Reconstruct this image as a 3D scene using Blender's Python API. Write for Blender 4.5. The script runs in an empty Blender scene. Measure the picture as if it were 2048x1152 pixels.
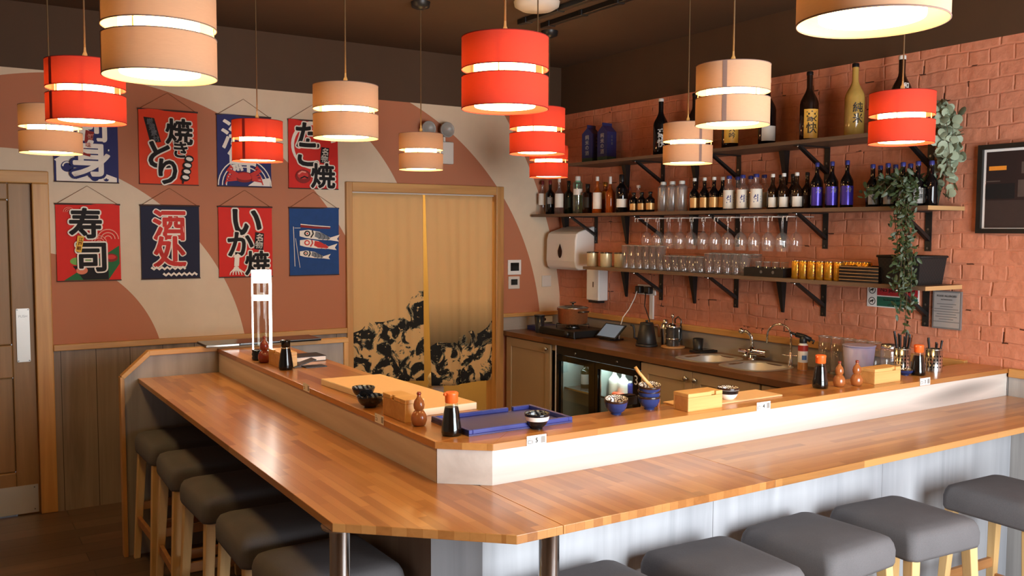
import bpy, math, random
from mathutils import Vector, Matrix
random.seed(7)
scene = bpy.context.scene
COL = scene.collection
PI = math.pi

# ------------------------------------------------------------------ camera
F_PX = 1795.48
CAM = Vector((-4.1975, -5.8511, 1.6722))
YAW, PIT, ROL = math.radians(57.3956), math.radians(-3.6936), math.radians(0.2118)
fw = Vector((math.cos(PIT)*math.cos(YAW), math.cos(PIT)*math.sin(YAW), math.sin(PIT)))
s0 = Vector((math.sin(YAW), -math.cos(YAW), 0)); u0 = s0.cross(fw)
rt = math.cos(ROL)*s0 + math.sin(ROL)*u0
up = -math.sin(ROL)*s0 + math.cos(ROL)*u0
cd = bpy.data.cameras.new('camera'); cam = bpy.data.objects.new('camera', cd); COL.objects.link(cam)
cd.sensor_width = 36; cd.lens = 36*F_PX/2048; cd.clip_start = .05
cam.matrix_world = Matrix(((rt.x, up.x, -fw.x, CAM.x), (rt.y, up.y, -fw.y, CAM.y), (rt.z, up.z, -fw.z, CAM.z), (0, 0, 0, 1)))
scene.camera = cam

def at(px, py, x=None, y=None, z=None):
    """point of the place seen at a photo pixel, on the plane x=, y= or z="""
    d = fw + rt*((px-1024)/F_PX) - up*((py-576)/F_PX)
    if x is not None: t = (x-CAM.x)/d.x
    elif y is not None: t = (y-CAM.y)/d.y
    else: t = (z-CAM.z)/d.z
    return CAM + d*t
def mpp(p):            # metres per photo pixel at a point
    return (Vector(p)-CAM).dot(fw)/F_PX

# ------------------------------------------------------------------ world, daylight, exposure
w = bpy.data.worlds.new('world'); scene.world = w; w.use_nodes = True
bg = w.node_tree.nodes['Background']; bg.inputs[0].default_value = (.80, .88, 1, 1); bg.inputs[1].default_value = 1.0
scene.view_settings.view_transform = 'Standard'; scene.view_settings.look = 'None'
scene.view_settings.gamma = 1; scene.view_settings.use_curve_mapping = False
scene.view_settings.exposure = 0.0
cy = scene.cycles
cy.max_bounces = 8; cy.diffuse_bounces = 4; cy.glossy_bounces = 4; cy.transmission_bounces = 6; cy.transparent_max_bounces = 24
cy.caustics_reflective = False; cy.caustics_refractive = False; cy.sample_clamp_indirect = 6
cy.use_denoising = True

WIN_X0, WIN_X1, WIN_Z0, WIN_Z1, BACK_Y = -2.9, -.9, .35, 2.35, -6.5
al = bpy.data.lights.new('daylight', 'AREA'); al.shape = 'RECTANGLE'; al.size = WIN_X1-WIN_X0; al.size_y = WIN_Z1-WIN_Z0
al.energy = 235; al.color = (.91, .96, 1)
ao = bpy.data.objects.new('daylight', al); COL.objects.link(ao)
ao.location = ((WIN_X0+WIN_X1)/2, BACK_Y-.16, (WIN_Z0+WIN_Z1)/2); ao.rotation_euler = (PI/2, 0, 0)

LAMP_L = 22.0      # radiance of the glowing inner diffuser of the pendants
LAMP_SPOT = 4.4   # the bulb's own downward light
CORRIDOR_W = 20.0

# ------------------------------------------------------------------ helpers: meshes
class MB:
    def __init__(s): s.V=[]; s.F=[]; s.MI=[]; s.SM=[]; s.mats=[]
    def mi(s, m):
        if m not in s.mats: s.mats.append(m)
        return s.mats.index(m)
    def add(s, V, F, m, smooth=False, T=None):
        o=len(s.V); k=s.mi(m)
        s.V += [tuple(T @ Vector(v)) if T else tuple(v) for v in V]
        for f in F: s.F.append([i+o for i in f]); s.MI.append(k); s.SM.append(smooth)
        return s
    def box(s, x0, x1, y0, y1, z0, z1, m, T=None):
        V=[(x,y,z) for x in (x0,x1) for y in (y0,y1) for z in (z0,z1)]
        return s.add(V, [(0,1,3,2),(4,6,7,5),(0,4,5,1),(2,3,7,6),(0,2,6,4),(1,5,7,3)], m, T=T)
    def prism(s, poly, z0, z1, m, T=None):
        n=len(poly); V=[(a,b,z0) for a,b in poly]+[(a,b,z1) for a,b in poly]
        F=[tuple(range(n-1,-1,-1)), tuple(range(n,2*n))]+[(i,(i+1)%n,(i+1)%n+n,i+n) for i in range(n)]
        return s.add(V,F,m,T=T)
    def lathe(s, prof, m, n=20, c=(0,0,0), T=None, smooth=True, caps=True, a0=0, a1=2*PI):
        full = abs(a1-a0-2*PI)<1e-6; k=n if full else n+1; V=[];F=[]
        for r,z in prof:
            for i in range(k):
                a=a0+(a1-a0)*i/n; V.append((c[0]+r*math.cos(a), c[1]+r*math.sin(a), c[2]+z))
        L=len(prof)
        for j in range(L-1):
            for i in range(n):
                i2=(i+1)%k; F.append((j*k+i, j*k+i2, (j+1)*k+i2, (j+1)*k+i))
        s.add(V,F,m,smooth,T)
        if caps and full:
            for j,rev in ((0,True),(L-1,False)):
                if prof[j][0]>1e-5:
                    ring=[V[j*k+i] for i in range(k)]
                    s.add(ring,[tuple(range(k-1,-1,-1)) if rev else tuple(range(k))],m,False,T)
        return s
    def cyl(s, p0, p1, r, m, n=14, r1=None, smooth=True):
        p0=Vector(p0); p1=Vector(p1); d=p1-p0; L=d.length
        T=Matrix.Translation(p0) @ d.to_track_quat('Z','Y').to_matrix().to_4x4()
        return s.lathe([(r,0),(r if r1 is None else r1,L)], m, n, T=T, smooth=smooth)
    def tube(s, pts, r, m, n=8):
        pts=[Vector(p) for p in pts]; V=[];F=[]; ref=None
        for i,p in enumerate(pts):
            d=(pts[min(i+1,len(pts)-1)]-pts[max(i-1,0)]).normalized()
            if ref is None: ref = d.orthogonal().normalized()
            a=(ref-d*ref.dot(d)).normalized(); b=d.cross(a); ref=a
            for k in range(n): t=2*PI*k/n; V.append(p+(a*math.cos(t)+b*math.sin(t))*r)
        for i in range(len(pts)-1):
            for k in range(n): k2=(k+1)%n; F.append((i*n+k,i*n+k2,(i+1)*n+k2,(i+1)*n+k))
        F.append(tuple(range(n-1,-1,-1))); e=(len(pts)-1)*n; F.append(tuple(range(e,e+n)))
        return s.add(V,F,m,True)
    def rbox(s, x0,x1,y0,y1,z0,z1,r,m,seg=4,T=None):    # rounded in plan
        poly=[]
        for cx,cy_,a in ((x1-r,y1-r,0),(x0+r,y1-r,PI/2),(x0+r,y0+r,PI),(x1-r,y0+r,1.5*PI)):
            for i in range(seg+1): t=a+PI/2*i/seg; poly.append((cx+r*math.cos(t),cy_+r*math.sin(t)))
        return s.prism(poly,z0,z1,m,T)
    def poly3(s, pts, m): return s.add(pts,[tuple(range(len(pts)))],m)
    def grid(s, fn, nu, nv, m, smooth=True):
        V=[fn(i/nu,j/nv) for j in range(nv+1) for i in range(nu+1)]
        F=[(j*(nu+1)+i,j*(nu+1)+i+1,(j+1)*(nu+1)+i+1,(j+1)*(nu+1)+i) for j in range(nv) for i in range(nu)]
        return s.add(V,F,m,smooth)
    def text(s, string, size, fn, m, off=0.0, cx=True):
        V,F = text_mesh(string)       # heavier strokes: the outline repeated around a small circle
        sh=[(0,0)]
        if off: n=8 if off<.03 else 14; sh+=[(off*math.cos(2*PI*k/n),off*math.sin(2*PI*k/n)) for k in range(n)]
        for dx,dy in sh: s.add([fn((x+dx)*size, (y+dy)*size) for x,y in V], F, m)
        return s
    def build(s, name, parent=None, bevel=0, seg=2, subsurf=0, solid=0, local=False):
        me=bpy.data.meshes.new(name)
        o=bpy.data.objects.new(name, me); COL.objects.link(o)
        V=s.V
        if parent is not None:
            o.parent=parent
            if not local:
                q=root_loc(parent); V=[(v[0]-q.x,v[1]-q.y,v[2]-q.z) for v in V]
        me.from_pydata(V,[],s.F)
        for m in s.mats: me.materials.append(m)
        for p,k,sm in zip(me.polygons,s.MI,s.SM): p.material_index=k; p.use_smooth=sm
        me.update()
        if bevel:
            b=o.modifiers.new('bevel','BEVEL'); b.width=bevel; b.segments=seg; b.limit_method='ANGLE'; b.angle_limit=math.radians(40)
        if subsurf:
            b=o.modifiers.new('sub','SUBSURF'); b.levels=subsurf; b.render_levels=subsurf
        if solid:
            b=o.modifiers.new('solid','SOLIDIFY'); b.thickness=solid; b.offset=0
        return o
def root_loc(o):
    q=Vector((0,0,0))
    while o is not None: q=q+o.location; o=o.parent
    return q

_tc={}
def text_mesh(string):
    """filled outline of a string as 2D triangles, centred, 1 unit high per em"""
    k=string
    if k in _tc: return _tc[k]
    cu=bpy.data.curves.new('lettering','FONT'); cu.body=string; cu.align_x='CENTER'; cu.align_y='CENTER'; cu.size=1
    cu.resolution_u=3; cu.dimensions='2D'; cu.fill_mode='BOTH'
    o=bpy.data.objects.new('lettering',cu); COL.objects.link(o)
    bpy.context.view_layer.update()
    dg=bpy.context.evaluated_depsgraph_get(); me=bpy.data.meshes.new_from_object(o.evaluated_get(dg))
    V=[(v.co.x,v.co.y) for v in me.vertices]
    if V:
        ax=(min(v[0] for v in V)+max(v[0] for v in V))/2; ay=(min(v[1] for v in V)+max(v[1] for v in V))/2; V=[(a-ax,b-ay) for a,b in V]
    Fs=[tuple(p.vertices) for p in me.polygons]
    bpy.data.objects.remove(o); bpy.data.curves.remove(cu); bpy.data.meshes.remove(me)
    _tc[k]=(V,Fs); return _tc[k]

# ------------------------------------------------------------------ helpers: things
def thing(name, label, cat, loc=(0,0,0), group=None, rz=0):
    o=bpy.data.objects.new(name,None); COL.objects.link(o); o.empty_display_size=.05
    o.location=loc; o.rotation_euler=(0,0,rz); return tag(o,label,cat,group)
def tag(o, label, cat, group=None):
    o['label']=label; o['category']=cat
    if group: o['group']=group
    return o
def struct(o): o['kind']='structure'; return o
def dup(root, loc, label, group=None, rz=None):
    r=root.copy(); COL.objects.link(r); r.location=loc
    if rz is not None: r.rotation_euler=(0,0,rz)
    r['label']=label
    if group: r['group']=group
    for ch in list(root.children):
        c=ch.copy(); COL.objects.link(c); c.parent=r
        for g in list(ch.children):
            d=g.copy(); COL.objects.link(d); d.parent=c
    return r
_ORD=['','second','third','fourth','fifth','sixth','seventh','eighth','ninth','tenth','eleventh','twelfth']
def nth(i,n):
    if n==1: return 'only'
    if i==0: return 'leftmost'
    if i==n-1: return 'rightmost'
    if n==3: return 'middle'
    return _ORD[i]+' from left' if i<=(n-1)//2 else _ORD[n-1-i]+' from right'

# ------------------------------------------------------------------ helpers: materials
def srgb(r,g,b):
    f=lambda c: (c/255)/12.92 if c/255<=.04045 else ((c/255+.055)/1.055)**2.4
    return (f(r),f(g),f(b),1)
class NT:
    def __init__(s,name):
        s.m=bpy.data.materials.new(name); s.m.use_nodes=True; s.t=s.m.node_tree; s.b=s.t.nodes['Principled BSDF']; s.out=s.t.nodes['Material Output']
    def n(s,kind,**kw):
        o=s.t.nodes.new(kind)
        for k,v in kw.items():
            if hasattr(o,k) and not k[0].isupper(): setattr(o,k,v)
        return o
    def l(s,a,b): s.t.links.new(a,b)
    def coord(s): return s.n('ShaderNodeTexCoord').outputs['Object']
    def math(s,op,a,b=None):
        o=s.n('ShaderNodeMath',operation=op)
        for i,v in enumerate((a,b)):
            if v is None: continue
            if isinstance(v,(int,float)): o.inputs[i].default_value=v
            else: s.l(v,o.inputs[i])
        return o.outputs[0]
    def mix(s,f,a,b):
        o=s.n('ShaderNodeMix',data_type='RGBA')
        for i,v in ((0,f),(6,a),(7,b)):
            if isinstance(v,(int,float)): o.inputs[i].default_value=v
            elif isinstance(v,tuple): o.inputs[i].default_value=v
            else: s.l(v,o.inputs[i])
        return o.outputs[2]
    def noise(s,vec,scale,detail=3,rough=.5,dist=0):
        o=s.n('ShaderNodeTexNoise'); o.inputs['Scale'].default_value=scale; o.inputs['Detail'].default_value=detail
        o.inputs['Roughness'].default_value=rough; o.inputs['Distortion'].default_value=dist
        if vec is not None: s.l(vec,o.inputs['Vector'])
        return o.outputs[0]
    def mapping(s,vec,scale=(1,1,1),rot=(0,0,0),loc=(0,0,0)):
        o=s.n('ShaderNodeMapping'); s.l(vec,o.inputs[0]); o.inputs[1].default_value=loc; o.inputs[2].default_value=rot; o.inputs[3].default_value=scale
        return o.outputs[0]
    def ramp(s,f,stops):
        o=s.n('ShaderNodeValToRGB'); s.l(f,o.inputs[0]); e=o.color_ramp.elements
        while len(e)<len(stops): e.new(.5)
        for k,(p,c) in zip(e,stops): k.position=p; k.color=c
        return o.outputs[0]
    def bump(s,h,strength=.3,dist=.01):
        o=s.n('ShaderNodeBump'); o.inputs['Strength'].default_value=strength; o.inputs['Distance'].default_value=dist
        s.l(h,o.inputs['Height']); s.l(o.outputs[0],s.b.inputs['Normal'])
    def base(s,c): 
        if isinstance(c,tuple): s.b.inputs['Base Color'].default_value=c
        else: s.l(c,s.b.inputs['Base Color'])
    def set(s,**kw):
        for k,v in kw.items(): s.b.inputs[k.replace('_',' ')].default_value=v
        return s
def plain(name,c,rough=.5,metal=0,var=.08,scale=30,coat=0,bump=0):
    t=NT(name); co=t.coord(); nz=t.noise(co,scale,3)
    c0=tuple(max(0,v*(1-var)) for v in c[:3])+(1,); c1=tuple(min(1,v*(1+var)) for v in c[:3])+(1,)
    t.base(t.mix(nz,c0,c1)); t.set(Roughness=rough,Metallic=metal)
    if coat: t.set(Coat_Weight=coat)
    if bump: t.bump(nz,bump,.003)
    return t.m
def emit(name,c,s):
    t=NT(name); t.base(c); t.b.inputs['Emission Color'].default_value=c; t.b.inputs['Emission Strength'].default_value=s; return t.m
def wood(name,a,b,axis='x',scale=1.0,rough=.45,bump=.08,knots=False):
    """plain timber, grain along the axis"""
    t=NT(name); co=t.coord()
    st={'x':(1.2,22,22),'y':(22,1.2,22),'z':(22,22,1.2)}[axis]
    v=t.mapping(co,tuple(q*scale for q in st)); nz=t.noise(v,1.0,5,.6,.6); big=t.noise(t.mapping(co,tuple(.12*q for q in st)),1.0,2)
    f=t.math('ADD',t.math('MULTIPLY',nz,.65),t.math('MULTIPLY',big,.35))
    col=t.ramp(f,[(.3,a),(.68,b)])
    if knots:
        kn=t.noise(t.mapping(co,tuple(.45*q if q<5 else .22*q for q in st)),1.0,1)
        col=t.mix(t.math('MULTIPLY',t.math('SUBTRACT',kn,.70),9),col,tuple(v*.25 for v in a[:3])+(1,))
    t.base(col); t.set(Roughness=rough); t.bump(nz,bump,.002); return t.m
def butcher(name,a,b,axis='x',w=.042,length=.42,rough=.28,dark=None):
    """glued staves of hardwood running along the axis"""
    t=NT(name); co=t.coord()
    v=t.mapping(co,rot=(0,0,0 if axis=='x' else PI/2))
    sp=t.n('ShaderNodeSeparateXYZ'); t.l(v,sp.inputs[0])
    wn=t.n('ShaderNodeTexWhiteNoise',noise_dimensions='1D'); t.l(t.math('FLOOR',t.math('DIVIDE',sp.outputs[1],w)),wn.inputs['W'])
    cb=t.n('ShaderNodeCombineXYZ'); t.l(t.math('ADD',sp.outputs[0],t.math('MULTIPLY',wn.outputs['Value'],length*7)),cb.inputs[0]); t.l(sp.outputs[1],cb.inputs[1])
    br=t.n('ShaderNodeTexBrick'); t.l(cb.outputs[0],br.inputs['Vector']); br.offset=0; br.offset_frequency=2
    br.inputs['Scale'].default_value=1; br.inputs['Brick Width'].default_value=length; br.inputs['Row Height'].default_value=w
    br.inputs['Mortar Size'].default_value=.0006; br.inputs['Mortar Smooth'].default_value=.3
    br.inputs['Color1'].default_value=(0,0,0,1); br.inputs['Color2'].default_value=(1,1,1,1); br.inputs['Mortar'].default_value=(.1,.1,.1,1)
    gr=t.noise(t.mapping(v,(3,60,60)),1,4,.6,.4); bl=t.noise(t.mapping(v,(1.2,5,5)),1,3)
    sep=t.n('ShaderNodeSeparateColor'); t.l(br.outputs['Color'],sep.inputs[0])
    f=t.math('ADD',t.math('MULTIPLY',sep.outputs[0],.5),t.math('ADD',t.math('MULTIPLY',gr,.28),t.math('MULTIPLY',bl,.22)))
    mid=tuple((p*.55+q*.45) for p,q in zip(a,b))
    col=t.ramp(f,[(.12,dark or tuple(p*.55 for p in a[:3])+(1,)),(.3,a),(.55,mid),(.85,b)])
    t.base(col); t.set(Roughness=rough,Coat_Weight=.25,Coat_Roughness=.22); t.bump(gr,.04,.001); return t.m
def thin_glass(name,tint=(1,1,1,1),refl=.16,rough=.05,haze=.035):
    t=NT(name); n=t.t.nodes; n.remove(t.b)
    tr=t.n('ShaderNodeBsdfTransparent'); tr.inputs[0].default_value=tint
    gl=t.n('ShaderNodeBsdfGlossy'); gl.inputs['Roughness'].default_value=rough
    lw=t.n('ShaderNodeLayerWeight'); lw.inputs[0].default_value=.35
    nz=t.noise(t.coord(),40,1)
    f=t.math('ADD',t.math('MULTIPLY',t.math('POWER',lw.outputs['Facing'],2.2),.6),t.math('MULTIPLY',nz,refl))
    mx=t.n('ShaderNodeMixShader'); t.l(f,mx.inputs[0]); t.l(tr.outputs[0],mx.inputs[1]); t.l(gl.outputs[0],mx.inputs[2])
    df=t.n('ShaderNodeBsdfDiffuse'); df.inputs[0].default_value=(.9,.9,.88,1); m2=t.n('ShaderNodeMixShader'); m2.inputs[0].default_value=haze
    t.l(mx.outputs[0],m2.inputs[1]); t.l(df.outputs[0],m2.inputs[2]); t.l(m2.outputs[0],t.out.inputs[0])
    return t.m
def translucent(name,c,tl,amt):
    """fabric lampshade: diffuse cloth that lets some of the bulb through"""
    t=NT(name); n=t.t.nodes
    wv=t.noise(t.mapping(t.coord(),(60,60,400)),1,2)
    col=t.mix(wv,tuple(v*.9 for v in c[:3])+(1,),c)
    t.base(col); t.set(Roughness=.85)
    tr=t.n('ShaderNodeBsdfTranslucent'); tr.inputs[0].default_value=tl
    mx=t.n('ShaderNodeMixShader'); mx.inputs[0].default_value=amt; t.l(t.b.outputs[0],mx.inputs[1]); t.l(tr.outputs[0],mx.inputs[2]); t.l(mx.outputs[0],t.out.inputs[0])
    return t.m

# ------------------------------------------------------------------ materials
PINE_X=wood('pine x',srgb(176,122,66),srgb(214,164,98),'x',knots=True); PINE_Y=wood('pine y',srgb(176,122,66),srgb(214,164,98),'y',knots=True); PINE_Z=wood('pine z',srgb(172,118,64),srgb(210,158,94),'z',knots=True)
DOORW=wood('door timber',srgb(126,92,54),srgb(164,124,78),'z',.7)
GREYZ=wood('grey boards upright',srgb(122,112,106),srgb(168,158,150),'z',.35,.6,.1)
GREYX=wood('grey boards level x',srgb(128,118,110),srgb(170,160,150),'x',.35,.6)
GREYY=wood('grey boards level y',srgb(128,118,110),srgb(170,160,150),'y',.35,.6)
WHITEX=wood('whitewashed boards x',srgb(184,172,162),srgb(224,215,205),'x',.45,.5,.12,True)
WHITEY=wood('whitewashed boards y',srgb(184,172,162),srgb(224,215,205),'y',.45,.5,.12,True)
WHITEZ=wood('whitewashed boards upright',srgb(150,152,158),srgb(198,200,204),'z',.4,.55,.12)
BUT_X=butcher('butcher block x',srgb(158,106,54),srgb(198,144,82),'x',.030,.40)
BUT_Y=butcher('butcher block y',srgb(158,100,50),srgb(198,140,80),'y',.030,.34)
WORKT=butcher('dark worktop block',srgb(96,60,34),srgb(140,92,54),'y',.04,.5,.35)
LEDGE_X=butcher('ledge block x',srgb(166,108,54),srgb(206,148,84),'x',.05,.6); LEDGE_Y=butcher('ledge block y',srgb(156,100,52),srgb(198,138,78),'y',.05,.6)
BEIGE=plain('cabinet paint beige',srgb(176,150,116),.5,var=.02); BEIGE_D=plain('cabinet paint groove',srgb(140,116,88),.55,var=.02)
BLACK=plain('black paint',srgb(22,20,19),.45,var=.1); BLACKGL=plain('black gloss',srgb(10,10,12),.12,var=.1); BLACKP=plain('black plastic',srgb(26,26,28),.4)
STEEL=plain('brushed steel',srgb(196,194,190),.25,1,.06,60); CHROME=plain('chrome',srgb(225,225,225),.1,1,.02); STEELD=plain('dark steel',srgb(120,118,116),.3,1,.1)
BASIN=plain('satin basin steel',srgb(206,202,194),.42,.75,.04,20); COPPER=plain('hammered copper',srgb(236,150,98),.34,.72,.15,90,bump=.6)
WHITE=plain('white plastic',srgb(232,230,226),.4,var=.01); PLATE=plain('satin plate metal',srgb(206,202,196),.38,.55,.03,20); OFFW=plain('off-white plastic',srgb(214,206,196),.45,var=.02); PAPER=plain('white card',srgb(236,232,226),.7,var=.02)
DARKCEIL=plain('dark brown paint',srgb(74,51,31),.75,var=.1,scale=6)
GLASS=thin_glass('clear glass'); GLASSF=thin_glass('frosted glass',(.82,.82,.8,1),.4,.25,.12); PANE=thin_glass('door glass',(.92,.96,.95,1),.06,.02,.0)
GLASSD=thin_glass('smoky glass',(.45,.42,.38,1),.3)
ORANGE=plain('orange plastic',srgb(240,104,40),.35,var=.03)
SOY=plain('dark soy',srgb(20,12,10),.08,var=.1); 
NAVY=plain('navy glaze',srgb(40,58,112),.18,var=.15,scale=12); NAVYD=plain('dark navy glaze',srgb(28,30,44),.15,var=.2,scale=12)
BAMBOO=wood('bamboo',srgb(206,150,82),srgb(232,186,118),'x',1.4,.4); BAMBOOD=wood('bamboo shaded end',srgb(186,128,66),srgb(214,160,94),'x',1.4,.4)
GOURD=plain('polished gourd wood',srgb(160,92,46),.25,var=.18,scale=18,coat=.4); GOURDR=plain('red gourd lacquer',srgb(128,46,30),.25,var=.12,coat=.4)
BOARD=plain('pale cutting board',srgb(232,190,140),.55,var=.03,scale=60); BOARDE=plain('cutting board edge',srgb(244,226,196),.6,var=.02)

def groove_boards(base_name,a,b,pitch,axis):
    t=NT(base_name); co=t.coord(); sp=t.n('ShaderNodeSeparateXYZ'); t.l(co,sp.inputs[0])
    u=sp.outputs[0 if axis=='x' else 1]
    fr=t.math('FRACT',t.math('DIVIDE',u,pitch)); gap=t.math('LESS_THAN',fr,.018)
    nz=t.noise(t.mapping(co,(26,26,1.6)),.5,5,.6,.5); col=t.ramp(nz,[(.3,a),(.7,b)])
    t.base(t.mix(gap,col,tuple(v*.18 for v in a[:3])+(1,))); t.set(Roughness=.6); t.bump(t.math('SUBTRACT',nz,t.math('MULTIPLY',gap,2)),.15,.003); return t.m
WAINA=groove_boards('wainscot boards back',srgb(116,100,88),srgb(154,136,122),.19,'x')
WAINB=groove_boards('wainscot boards right',srgb(150,146,142),srgb(186,182,178),.19,'y')

# painted mural of nested arcs on the back wall
TERRA=srgb(184,114,80); CREAM=srgb(222,200,172)
def mural():
    t=NT('painted arcs'); co=t.coord(); sp=t.n('ShaderNodeSeparateXYZ'); t.l(co,sp.inputs[0]); X,Z=sp.outputs[0],sp.outputs[2]
    col=TERRA
    for cx,cz,r,c in reversed([(-3.784,.781,.759,TERRA),(-3.905,.724,1.403,CREAM),(-3.459,.69,1.886,TERRA),(-2.615,1.358,1.35,CREAM),(-2.133,.801,1.951,TERRA),(-3.03,.80,3.05,CREAM)]):
        dx=t.math('SUBTRACT',X,cx); dz=t.math('SUBTRACT',Z,cz)
        d=t.math('ADD',t.math('MULTIPLY',dx,dx),t.math('MULTIPLY',dz,dz))
        col=t.mix(t.math('LESS_THAN',d,r*r),col,c)
    nz=t.noise(co,14,3); t.base(t.mix(t.math('MULTIPLY',nz,.16),col,(.30,.2,.14,1))); t.set(Roughness=.8); t.bump(t.noise(co,60,2),.05,.002); return t.m
MURAL=mural()
def brickpaint():
    t=NT('painted brick'); co=t.coord(); sp=t.n('ShaderNodeSeparateXYZ'); t.l(co,sp.inputs[0])
    cb=t.n('ShaderNodeCombineXYZ'); t.l(sp.outputs[1],cb.inputs[0]); t.l(sp.outputs[2],cb.inputs[1])
    ds=t.n('ShaderNodeTexNoise'); ds.inputs['Scale'].default_value=5; ds.inputs['Detail'].default_value=3; t.l(co,ds.inputs['Vector'])
    vm=t.n('ShaderNodeVectorMath',operation='MULTIPLY_ADD'); t.l(ds.outputs['Color'],vm.inputs[0]); vm.inputs[1].default_value=(.035,.035,0); t.l(cb.outputs[0],vm.inputs[2])
    br=t.n('ShaderNodeTexBrick'); t.l(vm.outputs[0],br.inputs['Vector']); br.inputs['Scale'].default_value=1
    br.inputs['Brick Width'].default_value=.205; br.inputs['Row Height'].default_value=.073; br.inputs['Mortar Size'].default_value=.007; br.inputs['Mortar Smooth'].default_value=.8; br.offset=.5; br.squash=.55; br.squash_frequency=2
    br.inputs['Color1'].default_value=(.35,.35,.35,1); br.inputs['Color2'].default_value=(1,1,1,1); br.inputs['Mortar'].default_value=(.2,.2,.2,1)
    big=t.noise(co,2.6,3,.6); fine=t.noise(co,34,4,.6)
    h=t.math('ADD',t.math('MULTIPLY',t.math('SUBTRACT',1,br.outputs['Fac']),t.math('MAXIMUM',.08,t.math('MULTIPLY',t.math('SUBTRACT',big,.40),5.0))),t.math('ADD',t.math('MULTIPLY',fine,.45),t.math('MULTIPLY',br.outputs['Color'],.22)))
    # open joints where the paint has not bridged the mortar
    patch=t.math('GREATER_THAN',t.noise(t.mapping(co,(1,5.5,7)),1,3,.6),.635)
    crack=t.math('MULTIPLY',t.math('GREATER_THAN',br.outputs['Fac'],.85),patch)
    c=t.mix(fine,srgb(194,120,90),srgb(216,144,113))
    t.base(t.mix(crack,c,srgb(70,36,24))); t.set(Roughness=.55)
    t.bump(t.math('SUBTRACT',h,t.math('MULTIPLY',crack,.8)),.42,.02); return t.m
BRICK=brickpaint()
def floormat():
    t=NT('floor planks'); co=t.coord(); br=t.n('ShaderNodeTexBrick'); t.l(co,br.inputs['Vector']); br.inputs['Scale'].default_value=1
    br.inputs['Brick Width'].default_value=1.2; br.inputs['Row Height'].default_value=.14; br.inputs['Mortar Size'].default_value=.002
    br.inputs['Color1'].default_value=srgb(92,70,56); br.inputs['Color2'].default_value=srgb(120,94,76); br.inputs['Mortar'].default_value=srgb(40,30,24)
    nz=t.noise(t.mapping(co,(2,18,1)),1,5,.6); t.base(t.mix(t.math('MULTIPLY',nz,.6),br.outputs['Color'],srgb(70,52,42))); t.set(Roughness=.42); return t.m
FLOOR=floormat()
CREAMW=plain('corridor paint',srgb(222,196,140),.7,var=.03); OUTERW=plain('pale wall paint',srgb(200,178,156),.8,var=.03)

# ------------------------------------------------------------------ the room
HP,HC=2.5776,2.95; XL=-6.2
m=MB(); m.box(XL-.1,.12,BACK_Y-.12,1.8,-.1,0,FLOOR); struct(m.build('floor'))
m=MB(); m.box(XL-.1,.12,BACK_Y-.12,1.8,HC,HC+.1,DARKCEIL); struct(m.build('ceiling'))
m=MB()
D1=(-4.62,-3.705,1.955); D2=(-1.782,-.612,1.945)
for a,b,z0 in ((XL,D1[0],0),(D1[0],D1[1],D1[2]),(D1[1],D2[0],0),(D2[0],D2[1],D2[2]),(D2[1],.0,0)):
    m.box(a,b,0,.12,z0,HP,MURAL)
m.box(XL,0,0,.12,HP,HC,DARKCEIL); struct(m.build('wall_back'))
m=MB(); m.box(0,.12,BACK_Y,.12,0,HP,BRICK); m.box(0,.12,BACK_Y,.12,HP,HC,DARKCEIL); struct(m.build('wall_right'))
m=MB(); m.box(XL-.1,XL,BACK_Y,.12,0,HP,OUTERW); m.box(XL-.1,XL,BACK_Y,.12,HP,HC,DARKCEIL); struct(m.build('wall_left'))
m=MB()
for a,b,z0,z1 in ((XL,WIN_X0,0,HC),(WIN_X1,0,0,HC),(WIN_X0,WIN_X1,0,WIN_Z0),(WIN_X0,WIN_X1,WIN_Z1,HC)): m.box(a,b,BACK_Y-.12,BACK_Y,z0,z1,OUTERW)
struct(m.build('wall_front'))
m=MB()
for i in range(4):
    xx=WIN_X0+(WIN_X1-WIN_X0)*i/3; m.box(xx-.03,xx+.03,BACK_Y-.09,BACK_Y-.03,WIN_Z0,WIN_Z1,BLACK)
for zz in (WIN_Z0+.03,WIN_Z1-.03): m.box(WIN_X0,WIN_X1,BACK_Y-.09,BACK_Y-.03,zz-.03,zz+.03,BLACK)
struct(m.build('window_1'))
# corridor beyond the curtained doorway
m=MB(); m.box(-2.1,-2.0,.12,1.7,0,2.5,CREAMW); m.box(-.4,-.3,.12,1.7,0,2.5,CREAMW); m.box(-2.1,-.3,1.7,1.8,0,2.5,CREAMW); m.box(-2.1,-.3,.12,1.8,2.4,2.5,OFFW)
struct(m.build('wall_corridor'))
cl=bpy.data.lights.new('corridor_light','AREA'); cl.size=.4; cl.energy=CORRIDOR_W; cl.color=(1,.74,.34); co_=bpy.data.objects.new('corridor_light',cl); COL.objects.link(co_); co_.location=(-1.1,1.0,2.36)
m=MB(); m.box(-.86,-.76,.55,.65,0,.40,OFFW); m.lathe([(.055,.40),(.065,.41),(.05,.43),(.065,.47),(.05,.50),(.02,.52)],OFFW,16,c=(-.81,.60,0)); tag(m.build('newel_post'),'white newel post glimpsed below the curtain in the doorway','post')

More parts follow.
